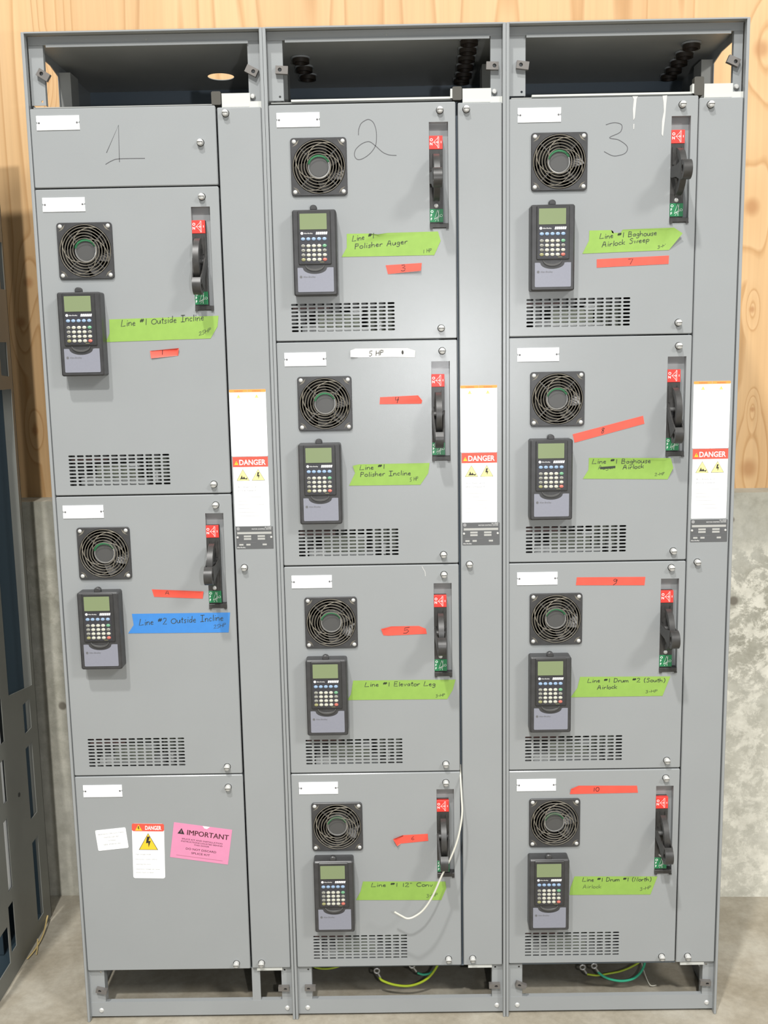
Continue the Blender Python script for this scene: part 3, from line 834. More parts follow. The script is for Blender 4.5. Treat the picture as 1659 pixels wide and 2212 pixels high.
# ------------------------------------------------------------------ the three cabinets (frames, wireway doors)
CTOP = 2.286
DEPTH = .495
def cabinet(s, x0, x1, label):
    t = empty('motor_control_cabinet', label, 'electrical cabinet', ((x0 + x1) / 2, 0, FZ), 'cabinets of the motor control centre')
    ox, oz = -(x0 + x1) / 2, -FZ
    def part(mb, name, parent=t, smooth=35):
        return put(name, mb.mesh(name, smooth), parent, (ox, 0, oz) if parent is t else (0, 0, 0))
    e = 2.286
    # side sheets, cut away beside the top and bottom wireways
    for k, (xa, xb, hx0, hx1) in enumerate(((x0, x0 + .002, x0, x0 + .0065), (x1 - .002, x1, x1 - .0065, x1))):
        q = MB()
        outer = [(.0, FZ), (DEPTH, FZ), (DEPTH, e), (.0, e)]
        q.fillholes(outer, [[(.035, 2.150), (.235, 2.150), (.235, 2.258), (.18, 2.268), (.035, 2.268)], [(.05, .06), (.33, .06), (.33, .135), (.05, .135)]], xa, xb, PAINT, plane='yz')
        q.prism(rrect(hx0, hx1, FZ, e, .001, 1), -.004, .012, PAINT, cham=.0012)
        xi = xb if k == 0 else xa
        sg = 1 if k == 0 else -1
        a, b = sorted((xi, xi + sg * .026))
        q.box(a, b, .24, .30, 2.145, 2.268, PAINT_IN)
        part(q, 'side_panel')
        # flange posts beside the wireway openings
        for z0, z1 in ((2.145, 2.268), (.0285, .1525)):
            p = MB()
            ex = .0155 if s == 1 and k == 0 else .0125
            pa, pb = (x0 + .006, x0 + ex + .028) if k == 0 else (x1 - ex - .0195, x1 - .006)
            if z0 > 1:
                pa += (pa - .765) * .0097; pb += (pb - .765) * .0097
                pa = max(pa, x0 + .006); pb = min(pb, x1 - .006)
            hx, hz = (pb - .008 if k == 0 else pa + .008), (z0 + .008 if z0 > 1 else z1 - .008)
            yp = .022 if z0 > 1 else .010
            p.fillholes(rect4(pa, pb, z0, z1), [circ(hx, hz, .0025, 10)], yp, yp + .002, PAINT)
            pi = pb if k == 0 else pa
            p.box(min(pi, pi - sg * .0015), max(pi, pi - sg * .0015), yp + .002, .034, z0, z1, PAINT)
            if z0 < 1:
                p.lathe([(0, -.004), (.004, -.0035), (.0062, -.001), (.0062, 0)], (hx - sg * .004, .010, z0 + .016), ZINC, 12)
            elif k == 1:
                p.lathe([(0, -.006), (.004, -.0055), (.0062, -.002), (.0062, 0)], (hx + sg * .0, yp, z0 + .009), ZINC, 12)
            part(p, 'flange_post')
            c = MB()
            c.fillholes(rect4(-.013, .013, -.008, .008), [circ(-sg * .004, 0, .0042, 10)], -.004, .006, CLIP)
            o = part(c, 'latch_clip')
            if z0 < 1: o.scale = (1, 1, .72)
            o.location = (ox + (x0 + .0365 if k == 0 else x1 - .0265), yp - .006, oz + (2.2050 if z0 > 1 else .100))
            o.rotation_euler = (0, math.radians(CLIPROT[(s, k, z0 > 1)]), 0)
    q = MB(); q.box(x0 + .002, x1 - .002, DEPTH - .002, DEPTH, FZ, e, PAINT_SHADED)
    q.box(x0 + .002, x1 - .002, DEPTH - .03, DEPTH - .002, 2.205, 2.212, PAINT_SHADED)
    part(q, 'back_panel')
    q = MB()
    holes = [[(c[0], c[1]) for c in circ(.365, .368, .032, 28)]] if s == 1 else []
    bm_outer = rect4(x0 + .002, x1 - .002, 0.002, DEPTH - .002)
    tmp = MB(); tmp.fillholes(bm_outer, holes, 0, .0015, PAINT_IN)
    q.add([(a, c, e - .0015 + b) for a, b, c in tmp.v], tmp.f, PAINT_IN)
    part(q, 'top_panel')
    # header: top lip, recessed face and lower lip
    q = MB()
    q.box(x0 + .0065, x1 - .0065, -.004, .004, e - .003, e, PAINT)
    q.box(x0 + .0065, x1 - .0065, .020, .022, 2.266, e - .003, PAINT)
    q.box(x0 + .0445, x1 - .0325, .017, .020, 2.2605, 2.2665, PAINT)
    q.lathe([(0, -.001), (.0022, -.0008), (.0022, 0)], ((x0 + x1) / 2 + .005, .020, 2.2725), PAINT_IN, 10)
    part(q, 'header_rail')
    q = MB()
    q.box(x0 + .0065, x1 - .0065, .009, .011, .029, .066, PAINT)
    q.box(x0 + .0065, x1 - .0065, .011, .022, .0645, .066, PAINT)
    q.box(x0 + .0065, x1 - .0065, .011, .022, .029, .0305, PAINT)
    part(q, 'base_channel')
    q = MB()
    q.box(x0 + .012, x0 + .408, .012, DEPTH - .002, .149, .152, PAINT_SHADED)
    part(q, 'wireway_shelf')
    q = MB(); q.box(x0 + .012, x0 + .408, .012, DEPTH - .002, 2.137, 2.139, PAINT_IN)
    part(q, 'wireway_shelf')
    if s > 1:
        q = MB(); q.box(x0 + .055, x0 + .400, .006, .016, 2.139, 2.1430, BRACK)
        part(q, 'shelf_lip')
    q = MB()
    q.box(x0 + .404, x0 + .408, .03, DEPTH - .002, .152, 2.137, PAINT_SHADED)
    part(q, 'inner_divider')
    if s == 1:
        q = MB(); q.box(.407, .427, .010, .013, .066, .152, PAINT); q.box(.407, .4085, .013, .05, .066, .152, PAINT)
        part(q, 'mullion')
    # white bracket over the wireway door and a dark stop beside it
    q = MB()
    wx = SX0[s]
    q.box(wx + .420, wx + .480, .004, .010, 2.127, 2.158, BRACK)
    q.box(wx + .422, wx + .478, .0032, .004, 2.130, 2.1345, BRACK)
    q.box(wx + .480, x1 - .007, .004, .009, 2.127, 2.141, BRACK)
    if s > 1: q.box(wx + .3945, wx + .3985, .003, .02, 2.139, 2.158, BRACK)
    part(q, 'wireway_bracket')
    q = MB(); q.prism(rrect(wx + .3985, wx + .4185, 2.135, 2.162 if s < 3 else 2.172, .003, 3), .002, .02, RUBBER)
    part(q, 'rubber_stop')
    q = MB(); q.box(wx + .421, wx + .478 if s > 1 else wx + .482, .003, .010, .148, .155, BRACK)
    part(q, 'wireway_bracket')
    # knock-out bushings under the top
    rows = {1: [], 2: [(.573, .215), (.575, .29), (.578, .363), (.950, .10), (.952, .165), (.954, .23), (.956, .30), (.958, .371), (.956, .425)],
            3: [(1.452, .165), (1.457, .235), (1.462, .30), (1.467, .365), (1.472, .425)]}[s]
    for bx, by in rows:
        q = MB()
        q.lathe([(0, -.002), (.0145, -.002), (.0145, -.013), (.0195, -.013), (.0195, 0)], (bx, by, e - .002), PLUG, 16, axis='z')
        q.lathe([(.0195, -.0005), (.0195, -.004), (.0225, -.004), (.0225, -.0005)], (bx, by, e - .002), PAINT, 16, axis='z')
        part(q, 'cable_bushing')
    if s == 2:
        q = MB(); q.lathe([(0.012, 0), (.012, .006), (.006, .007), (.005, .012), (0, .012)], (.957, .10, e), LUG, 12, axis='z')
        part(q, 'eye_bolt')
    if s == 3:
        q = MB(); q.prism([(1.5035, .033), (1.512, .031), (1.514, .048), (1.511, .060), (1.506, .052)], .0094, .0099, RUST)
        part(q, 'rust_stain')
    # wireway door
    q = MB()
    dl, dr = (wx + .4098, x1 - .0078)
    q.fillholes(rrect(dl, dr, .1565, 2.1290, .002, 2), [], 0, .002, PAINT, cham=.0018, depth=.020)
    d = part(q, 'wireway_door')
    for lx, lz in {1: [(.4274, 2.1167), (.4295, 1.1385), (.4331, .1699)], 2: [(.4272, 2.1153), (.4289, 1.1374), (.4316, .1746)], 3: [(.4329, 2.1148), (.4328, 1.134), (.4371, .173)]}[s]:
        put('latch_screw', LATCH, d, (wx + lx, 0, lz))
    r = MB()
    ra, rb, rz0, rz1 = wx + .4135, wx + .4970, 1.1815, 1.2320
    if s == 3: ra += .002; rb += .001; rz0 -= .0015; rz1 -= .0015
    r.prism(rrect(ra, rb, rz0, rz1, .0012, 2), -.0008, 0, RATE)
    y = -.00105
    r.lathe([(0, -.0004), (.0036, -.0003), (.0038, 0)], (ra + .0055, -.0008, rz1 - .0048), INKL, 14)
    for sx in (ra + .0035, rb - .0045):
        r.lathe([(0, -.0016), (.002, -.0013), (.0028, 0)], (sx, -.0008, rz0 + .026), ZINC, 12)
    r.text('MOTOR CONTROL CENTER', rb - .0035, rz1 - .0068, y, INKW, height=.0024, width=.044, align='R')
    r.text('2100', rb - .0035, rz1 - .0030, y, INKW, height=.0022, width=.015, align='R')
    r.rect(ra + .003, rb - .0035, rz0 + .0335, rz0 + .0385, y, RATEF)
    for fx in (.0175, .0485):
        for fz in (.0265, .0205):
            r.rect(ra + fx, ra + fx + .0165, rz0 + fz, rz0 + fz + .0042, y, RATEF)
            for u in (0, .0022): r.rect(ra + fx - .009, ra + fx - .0015, rz0 + fz + .0005 + u, rz0 + fz + .0015 + u, y, INKG)
    for fx in (.0065, .0225, .059):
        r.rect(ra + fx, ra + fx + .0095, rz0 + .0075, rz0 + .0115, y, RATEF)
    r.text('Allen-Bradley', ra + .0015, rz0 + .0022, y, INKW, height=.0026, width=.019)
    r.rect(ra + .005, ra + .024, rz0 + .0135, rz0 + .0155, y, INKG); r.rect(ra + .026, ra + .045, rz0 + .0135, rz0 + .0150, y, INKG)
    r.rect(ra + .056, ra + .068, rz0 + .0135, rz0 + .0155, y, INKG); r.rect(ra + .064, ra + .078, rz0 + .0022, rz0 + .0036, y, INKG)
    for i in range(5): r.rect(rb - .0125, rb - .0065, rz0 + .019 + i * .0026, rz0 + .0204 + i * .0026, y, INKG)
    put('rating_plate', r.mesh('rating_plate'), d)
    return t
CLIPROT = {(1, 0, True): 32, (1, 1, True): 28, (2, 0, True): 4, (2, 1, True): 2, (3, 0, True): 8, (3, 1, True): 24,
           (1, 0, False): 14, (1, 1, False): 0, (2, 0, False): 0, (2, 1, False): 0, (3, 0, False): 22, (3, 1, False): 4}
cabinet(1, .0065, .5105, 'grey left-hand cabinet frame with round hole in its top and open wireways')
cabinet(2, .5112, 1.0185, 'grey middle cabinet frame, its open top holding two rows of dark bushings')
cabinet(3, 1.0192, 1.5255, 'grey right-hand cabinet frame, one slanting row of bushings in its open top')

# ------------------------------------------------------------------ the plug-in units
def unit(u):
    s, r = int(u[0]), int(u[1]) - 1
    zt, zb = DOORS[s][r]
    xl, xr = DX[s]
    P = PT[u]
    drive = 'fan' in P
    ox, oz = (xl + xr) / 2, zb
    t = empty('motor_drive_unit' if drive else 'blank_unit', ULABEL[u], 'motor control unit' if drive else 'cabinet door',
              (ox, 0, oz), 'motor drive units in the cabinets' if drive else None)
    def L(x, y, z): return (x - ox, y, z - oz)
    gap = .0014
    a, b, c, d = xl - ox, xr - ox, gap, zt - zb - gap
    holes = []
    if drive:
        fx, fz = P['fan']; sx, sz = P['slot']; vx, vz = P['vent']
        holes.append([(p[0] - ox, p[1] - oz) for p in circ(fx, fz, .0572, 40)])
        holes.append([(p[0] - ox, p[1] - oz) for p in rect4(sx - .02025, sx + .02025, sz - .109, sz + .109)])
        rows = 9 if s == 1 else 8
        for i in range(12):
            for j in range(rows):
                hx = vx - .1046 + i * .01902 - ox; hz = vz + ((rows - 1) / 2 - j) * .0080 - oz
                holes.append(rrect(hx - .0076, hx + .0076, hz - .0021, hz + .0021, .0020, 3))
    q = MB()
    q.fillholes(rrect(a, b, c, d, .003, 2), holes, 0, .0018, PAINT, cham=.0018, depth=.020)
    door = q.build('door', t)
    put('nameplate', NAMEPLATE, door, L(P['np'][0], 0, P['np'][1]))
    for k in ('l1', 'l2'):
        if k in P: put('latch_screw', LATCH, door, L(P[k][0], 0, P[k][1]))
    if u in NUMS:
        q = MB()
        for st in NUMS[u]:
            st = [(x - ox, z - oz) for x, z in st]
            q.stroke(sm(st) if u != '11' or len(st) > 3 else st, .0014, -.0003, PENCIL)
        q.build('pencilled_numeral', door)
    if u == '31':
        for pl in DRIPS:
            q = MB(); q.prism([(x - ox, z - oz) for x, z in pl][::-1], -.0006, 0, DRIP); q.build('paint_drip', door)
    if u == '23':
        q = MB(); q.stroke(sm([(.8300 - ox, 1.1345 - oz), (.8335 - ox, 1.1275 - oz), (.8365 - ox, 1.1225 - oz), (.8375 - ox, 1.1120 - oz)]), .0013, -.0003, DRIP)
        q.build('paint_scratch', door)
    # housing behind the door
    q = MB()
    za, zc = .006, zt - zb - .006
    q.box(a + .006, b - .006, .24, .242, za, zc, PAINT_IN)
    q.box(a + .006, b - .006, .02, .24, za, za + .0015, PAINT_IN); q.box(a + .006, b - .006, .02, .24, zc - .0015, zc, PAINT_IN)
    q.box(a + .006, a + .0075, .02, .24, za, zc, PAINT_IN); q.box(b - .0075, b - .006, .02, .24, za, zc, PAINT_IN)
    q.build('unit_housing', t)
    if not drive: return t
    # drive electronics seen through the slots
    q = MB()
    bx, bz = vx - ox, vz - oz
    h = .034
    q.box(bx - .055, bx + .035, .016, .10, bz - .024, bz + .010, PCB)
    q.box(bx - .090, bx - .052, .012, .05, bz - h, bz - .018, MODL)
    q.box(bx - .055, bx + .060, .008, .05, bz - h, bz - .024, MODL)
    q.box(bx + .015, bx + .042, .008, .02, bz + .005, bz + .014, MODL)
    q.box(bx - .110, bx - .030, .014, .05, bz + .016, bz + .026, REDBR)
    q.box(bx + .075, bx + .083, .010, .03, bz - .03, bz - .006, MODL)
    q.box(bx + .050, bx + .110, .06, .10, bz - .03, bz + .02, PCB)
    q.build('drive_module', t)
    f = put('cooling_fan', FAN[0], t, L(fx, 0, fz))
    put('fan_guard', FAN[1], f); put('fan_hub', FAN[2], f)
    put('fan_blades', FAN[3], f, (0, 0, 0), (0, math.radians(FANSPIN[u]), 0))
    for cx in (-1, 1):
        for cz in (-1, 1): put('screw', SCREW, f, (cx * .0515, -.0045, cz * .0515))
    kx, kz = P['kp']
    kp = put('keypad', KPAD[0], t, L(kx, 0, kz))
    put('display_screen', KPAD[1], kp); put('key_panel', KPAD[2], kp); put('faceplate', KPAD[3], kp)
    for me, x, z in KPAD[4]: put('key', me, kp, (x, -.0376, z))
    sw = put('disconnect_switch', SW[1], t, L(sx - .02025, 0, sz))
    put('switch_pocket', SW[0], sw); put('on_plate', SW[2], sw); put('off_plate', SW[3], sw)
    pv = (.0143, -.004, -.006)
    put('guard_arc', SW[4], sw, pv)
    put('switch_lever', SW[5], sw, pv, (math.radians(LEVER[u]), 0, 0))
    put('screw', SCREW, sw, (.0140, 0, -.0625))
    return t
for u in PT: unit(u)

# ------------------------------------------------------------------ tape strips
TAPES = [
('lime', [(0.1567, 1.694), (0.3948, 1.6976), (0.3918, 1.6749), (0.3756, 1.6493), (0.1467, 1.6455), (0.1559, 1.6643)], [('Line #1 Outside Incline', (0.182, 1.6787), (0.3622, 1.6883), 0.014), ('25HP', (0.3506, 1.6558), (0.3773, 1.6652), 0.008)],
 'lime tape handwritten Line #1 Outside Incline, longest in the left column', {}),
('blue', [(0.1695, 1.0355), (0.3929, 1.035), (0.3878, 0.9885), (0.1585, 0.9901), (0.1722, 1.0094)], [('Line #2 Outside Incline', (0.1849, 1.0081), (0.3763, 1.0169), 0.0148), ('25HP', (0.3544, 0.9977), (0.3821, 1.0027), 0.0085)],
 'bright blue tape handwritten Line #2 Outside Incline', {}),
('lime', [(0.6776, 1.8653), (0.725, 1.865), (0.745, 1.8625), (0.765, 1.8655), (0.8732, 1.8665), (0.879, 1.8471), (0.8648, 1.8173), (0.6655, 1.8171), (0.6769, 1.8363)], [('Line #1', (0.6891, 1.8496), (0.736, 1.8546), 0.012), ('Polisher Auger', (0.6947, 1.8331), (0.8064, 1.8417), 0.011), ('1 HP', (0.8409, 1.8216), (0.8589, 1.8242), 0.008)],
 'lime tape handwritten Polisher Auger on the door numbered 2', {2: .003}),
('lime', [(0.6792, 1.3651), (0.6926, 1.3679), (0.8498, 1.3683), (0.8465, 1.3456), (0.8287, 1.32), (0.6699, 1.3207), (0.6839, 1.3485)], [('Line #1', (0.6944, 1.3555), (0.75, 1.3576), 0.0106), ('Polisher Incline', (0.6961, 1.34), (0.8073, 1.3422), 0.0106), ('5 HP', (0.8051, 1.3277), (0.8236, 1.3305), 0.0085)],
 'lime tape handwritten Polisher Incline, 5 HP', {0: .003}),
('lime', [(0.669, 0.87), (0.9036, 0.8684), (0.8971, 0.8442), (0.8841, 0.8223), (0.6552, 0.8237), (0.6629, 0.8369)], [('Line #1 Elevator Leg', (0.6953, 0.8552), (0.8568, 0.8548), 0.0106), ('3-HP', (0.8576, 0.8271), (0.8789, 0.8301), 0.0064)],
 'lime tape handwritten Line #1 Elevator Leg', {}),
('lime', [(0.6809, 0.3758), (0.8759, 0.3728), (0.878, 0.3564), (0.8656, 0.3259), (0.6634, 0.3289), (0.6749, 0.3512)], [('Line #1 12" Conv', (0.7004, 0.3626), (0.8451, 0.3604), 0.0101), ('3-HP', (0.8305, 0.3335), (0.8569, 0.3366), 0.0078)],
 'lime tape crossed by the loose cream wire, lowest in the middle column', {}),
('lime', [(1.1974, 1.8624), (1.244, 1.8625), (1.246, 1.8567), (1.2639, 1.8563), (1.2687, 1.863), (1.3775, 1.8648), (1.3946, 1.852), (1.3687, 1.8187), (1.1831, 1.8144), (1.1967, 1.8412)], [('Line #1 Baghouse', (1.2195, 1.8446), (1.3412, 1.8501), 0.011), ('Airlock Sweep', (1.2247, 1.8271), (1.3257, 1.8369), 0.011), ('3-HP', (1.3438, 1.822), (1.3665, 1.8274), 0.006)],
 'lime tape with torn notch, handwritten Baghouse Airlock Sweep', {6: .009, 5: .003}),
('lime', [(1.2026, 1.3735), (1.3827, 1.3703), (1.3884, 1.3486), (1.3778, 1.3229), (1.1898, 1.3272), (1.2019, 1.3467)], [('Line #1 Baghouse', (1.2099, 1.36), (1.339, 1.3598), 0.0106), ('Auger', (1.2234, 1.3473), (1.2583, 1.3478), 0.0085), ('Airlock', (1.2778, 1.3464), (1.3238, 1.3487), 0.0095), ('2-HP', (1.3488, 1.3307), (1.3714, 1.3324), 0.0064)],
 'lime tape with one word crossed out before Airlock, below coral tape 8', {1: .004, 2: .005}),
('lime', [(1.1887, 0.8703), (1.3951, 0.8681), (1.3782, 0.822), (1.168, 0.8221), (1.1827, 0.844)], [('Line #1 Drum #2 (South)', (1.2058, 0.8568), (1.3827, 0.8551), 0.0095), ('Airlock', (1.2283, 0.8399), (1.2728, 0.8414), 0.0095), ('3-HP', (1.3388, 0.8293), (1.3663, 0.8311), 0.0064)],
 'lime tape handwritten Drum #2 Airlock, third down the right column', {}),
('lime', [(1.1811, 0.3811), (1.3766, 0.3781), (1.3612, 0.3326), (1.1696, 0.3343), (1.1716, 0.3519)], [('Line #1 Drum #1 (North)', (1.1998, 0.3679), (1.3616, 0.3667), 0.0101), ('Airlock', (1.2011, 0.3503), (1.2438, 0.3508), 0.009), ('3-HP', (1.3359, 0.3424), (1.362, 0.3479), 0.0078)],
 'lime tape handwritten Drum #1 Airlock at the foot of the right column', {}),
('coral', [(0.2418, 1.6248), (0.3059, 1.6297), (0.3031, 1.6137), (0.244, 1.6088)], [('1', (0.2646, 1.6154), (0.2718, 1.6163), 0.011)], 'short coral tape marked 1 under the Outside Incline tape', {1: .004, 3: .002}),
('coral', [(0.2178, 1.0918), (0.3351, 1.0855), (0.3322, 1.0684), (0.2221, 1.0745)], [('A', (0.2476, 1.0795), (0.257, 1.0782), 0.0085)], 'coral tape just above the blue tape', {1: .002}),
('coral', [(0.7598, 1.7979), (0.8377, 1.8013), (0.8355, 1.7848), (0.7645, 1.7793)], [('3', (0.7926, 1.7846), (0.8025, 1.7844), 0.013)], 'short coral tape marked 3 under the Polisher Auger tape', {2: .005}),
('coral', [(0.7426, 1.5153), (0.8261, 1.5179), (0.8351, 1.5066), (0.8329, 1.4995), (0.7413, 1.5001)], [('4', (0.7749, 1.5016), (0.7831, 1.5014), 0.013)], 'coral tape marked 4 between fan and switch', {2: .004}),
('coral', [(0.735, 0.9914), (0.7583, 0.9965), (0.8214, 0.9965), (0.8371, 0.9897), (0.8391, 0.9778), (0.7505, 0.9749), (0.74, 0.9761)], [('5', (0.7854, 0.9797), (0.7991, 0.9817), 0.0127)], 'coral tape with curved top edge marked 5', {0: .003}),
('coral', [(0.7539, 0.4843), (0.7769, 0.4909), (0.8357, 0.4935), (0.8366, 0.4761), (0.7722, 0.4701), (0.7635, 0.4668)], [('6', (0.7963, 0.479), (0.8039, 0.4789), 0.009)], 'small coral tape marked 6, its left end pointed and lifted', {0: .006, 5: .006}),
('coral', [(1.2141, 1.8021), (1.369, 1.8071), (1.3684, 1.7896), (1.2143, 1.7846)], [('7', (1.2809, 1.7893), (1.2909, 1.79), 0.012)], 'long straight coral tape marked 7 under the torn lime tape', {}),
('coral', [(1.1662, 1.4264), (1.3204, 1.4645), (1.3238, 1.4471), (1.1704, 1.4079)], [('8', (1.2284, 1.4264), (1.2355, 1.4283), 0.0117)], 'steeply slanting coral tape marked 8', {}),
('coral', [(1.1788, 1.1035), (1.3331, 1.1019), (1.3314, 1.0827), (1.1769, 1.0853)], [('9', (1.2594, 1.085), (1.2688, 1.0849), 0.0138)], 'long level coral tape marked 9 beside a white nameplate', {}),
('coral', [(1.1702, 0.6008), (1.1885, 0.6073), (1.3241, 0.6052), (1.3266, 0.5881), (1.1779, 0.587), (1.1682, 0.5871)], [('10', (1.222, 0.5931), (1.236, 0.5929), 0.0101)], 'long coral tape marked 10, lowest in the right column', {0: .003}),
('white', [(0.6798, 1.6179), (0.691, 1.6217), (0.8042, 1.6207), (0.8213, 1.6154), (0.82, 1.6004), (0.7736, 1.6023), (0.6977, 1.6026), (0.6795, 1.604)], [('5 HP', (0.72, 1.6052), (0.7514, 1.6067), 0.011)], 'white tape handwritten 5HP, the only white strip', {0: .003, 7: .004, 3: .003}),
]
TM = {'lime': T_GREEN, 'blue': T_BLUE, 'coral': T_RED, 'white': T_WHITE}
for kind, poly, lines, label, lift in TAPES:
    cx = sum(p[0] for p in poly) / len(poly); cz = sum(p[1] for p in poly) / len(poly)
    n = len(poly)
    q = MB()
    m = TM[kind]
    # the strip: a skin and its back, a ring of inner points stays stuck down, lifted corners curl forward
    inn = [(cx + (x - cx) * .86, cz + (z - cz) * .80) for x, z in poly]
    yf = -.0007
    ring = [(x - cx, yf - lift.get(i, 0), z - cz) for i, (x, z) in enumerate(poly)]
    rin = [(x - cx, yf, z - cz) for x, z in inn]
    back = [(x, y + .0004, z) for x, y, z in ring]; bin_ = [(x, y + .0004, z) for x, y, z in rin]
    fs = [list(range(n, 2 * n))] + [[i, (i + 1) % n, n + (i + 1) % n, n + i] for i in range(n)]
    fs += [list(range(4 * n - 1, 3 * n - 1, -1))] + [[2 * n + i, 3 * n + i, 3 * n + (i + 1) % n, 2 * n + (i + 1) % n] for i in range(n)]
    fs += [[i, 2 * n + i, 2 * n + (i + 1) % n, (i + 1) % n] for i in range(n)]
    q.add(ring + rin + back + bin_, fs, m)
    o = q.build('tape_strip', None, (cx, 0, cz))
    tag(o, label, 'tape', {'lime': 'lime tape strips', 'coral': 'coral tape strips'}.get(kind))
    q = MB()
    ink = PENR if kind == 'coral' and lines[0][0] in ('1', '6', '7', '10') else INKB if kind in ('coral', 'white') else MARKER
    for body, a, b, h in lines:
        write(q, body, (a[0] - cx, a[1] - cz), (b[0] - cx, b[1] - cz), h, yf - .0003, ink, .0015 if h > .009 else .0009)
        if body == 'Auger':
            for k in range(4):
                zz = a[1] - cz + h * (.15 + .14 * k)
                q.stroke([(a[0] - cx + .004, zz), (b[0] - cx + .003, zz + .002)], .0014, yf - .0004, ink)
    q.build('handwriting', o)
    if kind == 'white':
        q = MB(); q.flat(circ(.7935 - cx, 1.6118 - cz, .0045, 12, sx=.5), yf - .0003, INKB)
        q.build('ink_blot', o)

# ------------------------------------------------------------------ printed stickers
def tri(q, cx, cz, w, h, y, fill, edge=INKB, rim=.0010):
    q.flat([(cx - w / 2, cz), (cx + w / 2, cz), (cx, cz + h)], y, edge)
    k = rim
    q.flat([(cx - w / 2 + 1.9 * k, cz + k), (cx + w / 2 - 1.9 * k, cz + k), (cx, cz + h - 2 * k)], y - .0002, fill)
def bolt(q, cx, cz, h, y, m=INKB):
    q.flat([(cx - .10 * h, cz + h), (cx + .16 * h, cz + h), (cx + .02 * h, cz + .58 * h), (cx + .22 * h, cz + .62 * h), (cx + .02 * h, cz), (cx + .0 * h, cz + .42 * h), (cx - .20 * h, cz + .38 * h)], y, m)
def flame(q, cx, cz, h, y, m=INKB):
    q.flat([(cx - .9 * h, cz), (cx - .55 * h, cz + .1 * h), (cx + .5 * h, cz + .1 * h), (cx + .9 * h, cz), (cx + 1.0 * h, cz + .5 * h), (cx + .55 * h, cz + .25 * h), (cx + .15 * h, cz + .75 * h), (cx - .1 * h, cz + .35 * h), (cx - .35 * h, cz + 1.1 * h), (cx - .6 * h, cz + .4 * h)], y, m)
WHO = {1: ('left-hand', 'left'), 2: ('middle', 'middle'), 3: ('right-hand', 'right')}
for s in (1, 2, 3):
    wx = SX0[s] + (.003 if s == 3 else 0)
    x0, x1, z0, z1 = wx + .4110, wx + .4915, 1.3900, 1.5375
    cx, cz = (x0 + x1) / 2, (z0 + z1) / 2
    q = MB(); a, b, c, d = x0 - cx, x1 - cx, z0 - cz, z1 - cz
    q.prism(rrect(a, b, c, d, .0022, 3), -.0005, 0, WHITE)
    y = -.0007
    q.prism(rrect(a, b, d - .0062, d, .0015, 2), -.0006, -.0004, ORANGE)
    q.rect(-.00025, .00025, c, d, -.00085, RATEF)
    o = q.build('warning_label', None, (cx, -.0001, cz))
    tag(o, 'white two-column warning label with thin orange band on the %s narrow wireway door' % WHO[s][1], 'label', 'orange banded warning labels')
    p = MB()
    for k in (-1, 1):
        px = k * (b - .0005) / 2
        p.text('WARNING', px, d - .0050, y, RED, height=.0030, width=.019, align='C')
        tri(p, px, d - .0185, .0085, .0075, y, PALEY, edge=YELLOW, rim=.0005)
        bolt(p, px, d - .0175, .0045, y - .0004, YELLOW)
    p.build('printed_text', o)
    x0, x1, z0, z1 = wx + .4130, wx + .4910, 1.2330, 1.3890
    cx, cz = (x0 + x1) / 2, (z0 + z1) / 2
    q = MB(); a, b, c, d = x0 - cx, x1 - cx, z0 - cz, z1 - cz
    q.prism(rrect(a, b, c, d, .0015, 2), -.0005, 0, WHITE)
    q.prism(rect4(a, b, d - .0225, d), -.0007, -.0004, DRED)
    o = q.build('danger_label', None, (cx, -.0001, cz))
    tag(o, 'white DANGER label with red band and two yellow triangles on the %s narrow wireway door' % WHO[s][1], 'label', 'red banded danger labels')
    p = MB()
    p.text('DANGER', a + .0145, d - .0178, -.0010, INKW, height=.0115, width=.0585, bold=.018)
    tri(p, a + .0078, d - .0178, .0095, .0092, -.0009, YELLOW, edge=YELLOW, rim=.0004)
    p.rect(a + .0074, a + .0082, d - .0145, d - .0110, -.0013, INKB)
    for k, fx in enumerate((-.0175, .0165)):
        tri(p, fx, d - .0530, .0290, .0255, -.0007, PALEY, rim=.0006)
        if k == 0: flame(p, fx + .0005, d - .0505, .0092, -.0011)
        else: bolt(p, fx, d - .0500, .0155, -.0011)
    p.text('Arc Flash and', a + .0085, d - .0690, -.0007, INKL, height=.0034, width=.041)
    p.text('shock hazard', a + .0085, d - .0770, -.0007, INKL, height=.0034, width=.041)
    for i, wdt in enumerate((.052, .030, .058, .038, .046, .050)):
        p.rect(a + .0085, a + .0085 + wdt, d - .0905 - i * .0085, d - .0895 - i * .0085, -.0007, mat('pale_print', (.48, .48, .48)) if i == 0 and s == 1 else bpy.data.materials['pale_print'])
    p.build('printed_text', o)

def sticker(name, poly, m, label, cat='label', r=.003):
    """a rectangular sticker from four measured corners: returns object and local frame"""
    (ax, az), (bx, bz), (cx_, cz_), (dx_, dz_) = poly
    cx = (ax + bx + cx_ + dx_) / 4; cz = (az + bz + cz_ + dz_) / 4
    w = (math.hypot(bx - ax, bz - az) + math.hypot(cx_ - dx_, cz_ - dz_)) / 2
    h = (math.hypot(ax - dx_, az - dz_) + math.hypot(bx - cx_, bz - cz_)) / 2
    rot = math.atan2(bz - az + cz_ - dz_, bx - ax + cx_ - dx_)
    q = MB(); q.prism(rrect(-w / 2, w / 2, -h / 2, h / 2, r, 4), -.0005, 0, m)
    return q, w, h, (cx, -.0001, cz), rot
q, w, h, loc, rot = sticker('x', [(0.0531, 0.5137), (0.1256, 0.5206), (0.1303, 0.4695), (0.0588, 0.4625)], WHITE, '')
o = q.build('notice_sticker', None, loc); o.rotation_euler = (0, -rot, 0)
tag(o, 'small tilted white notice sticker, left of the danger sticker on the lowest left door', 'label')
p = MB()
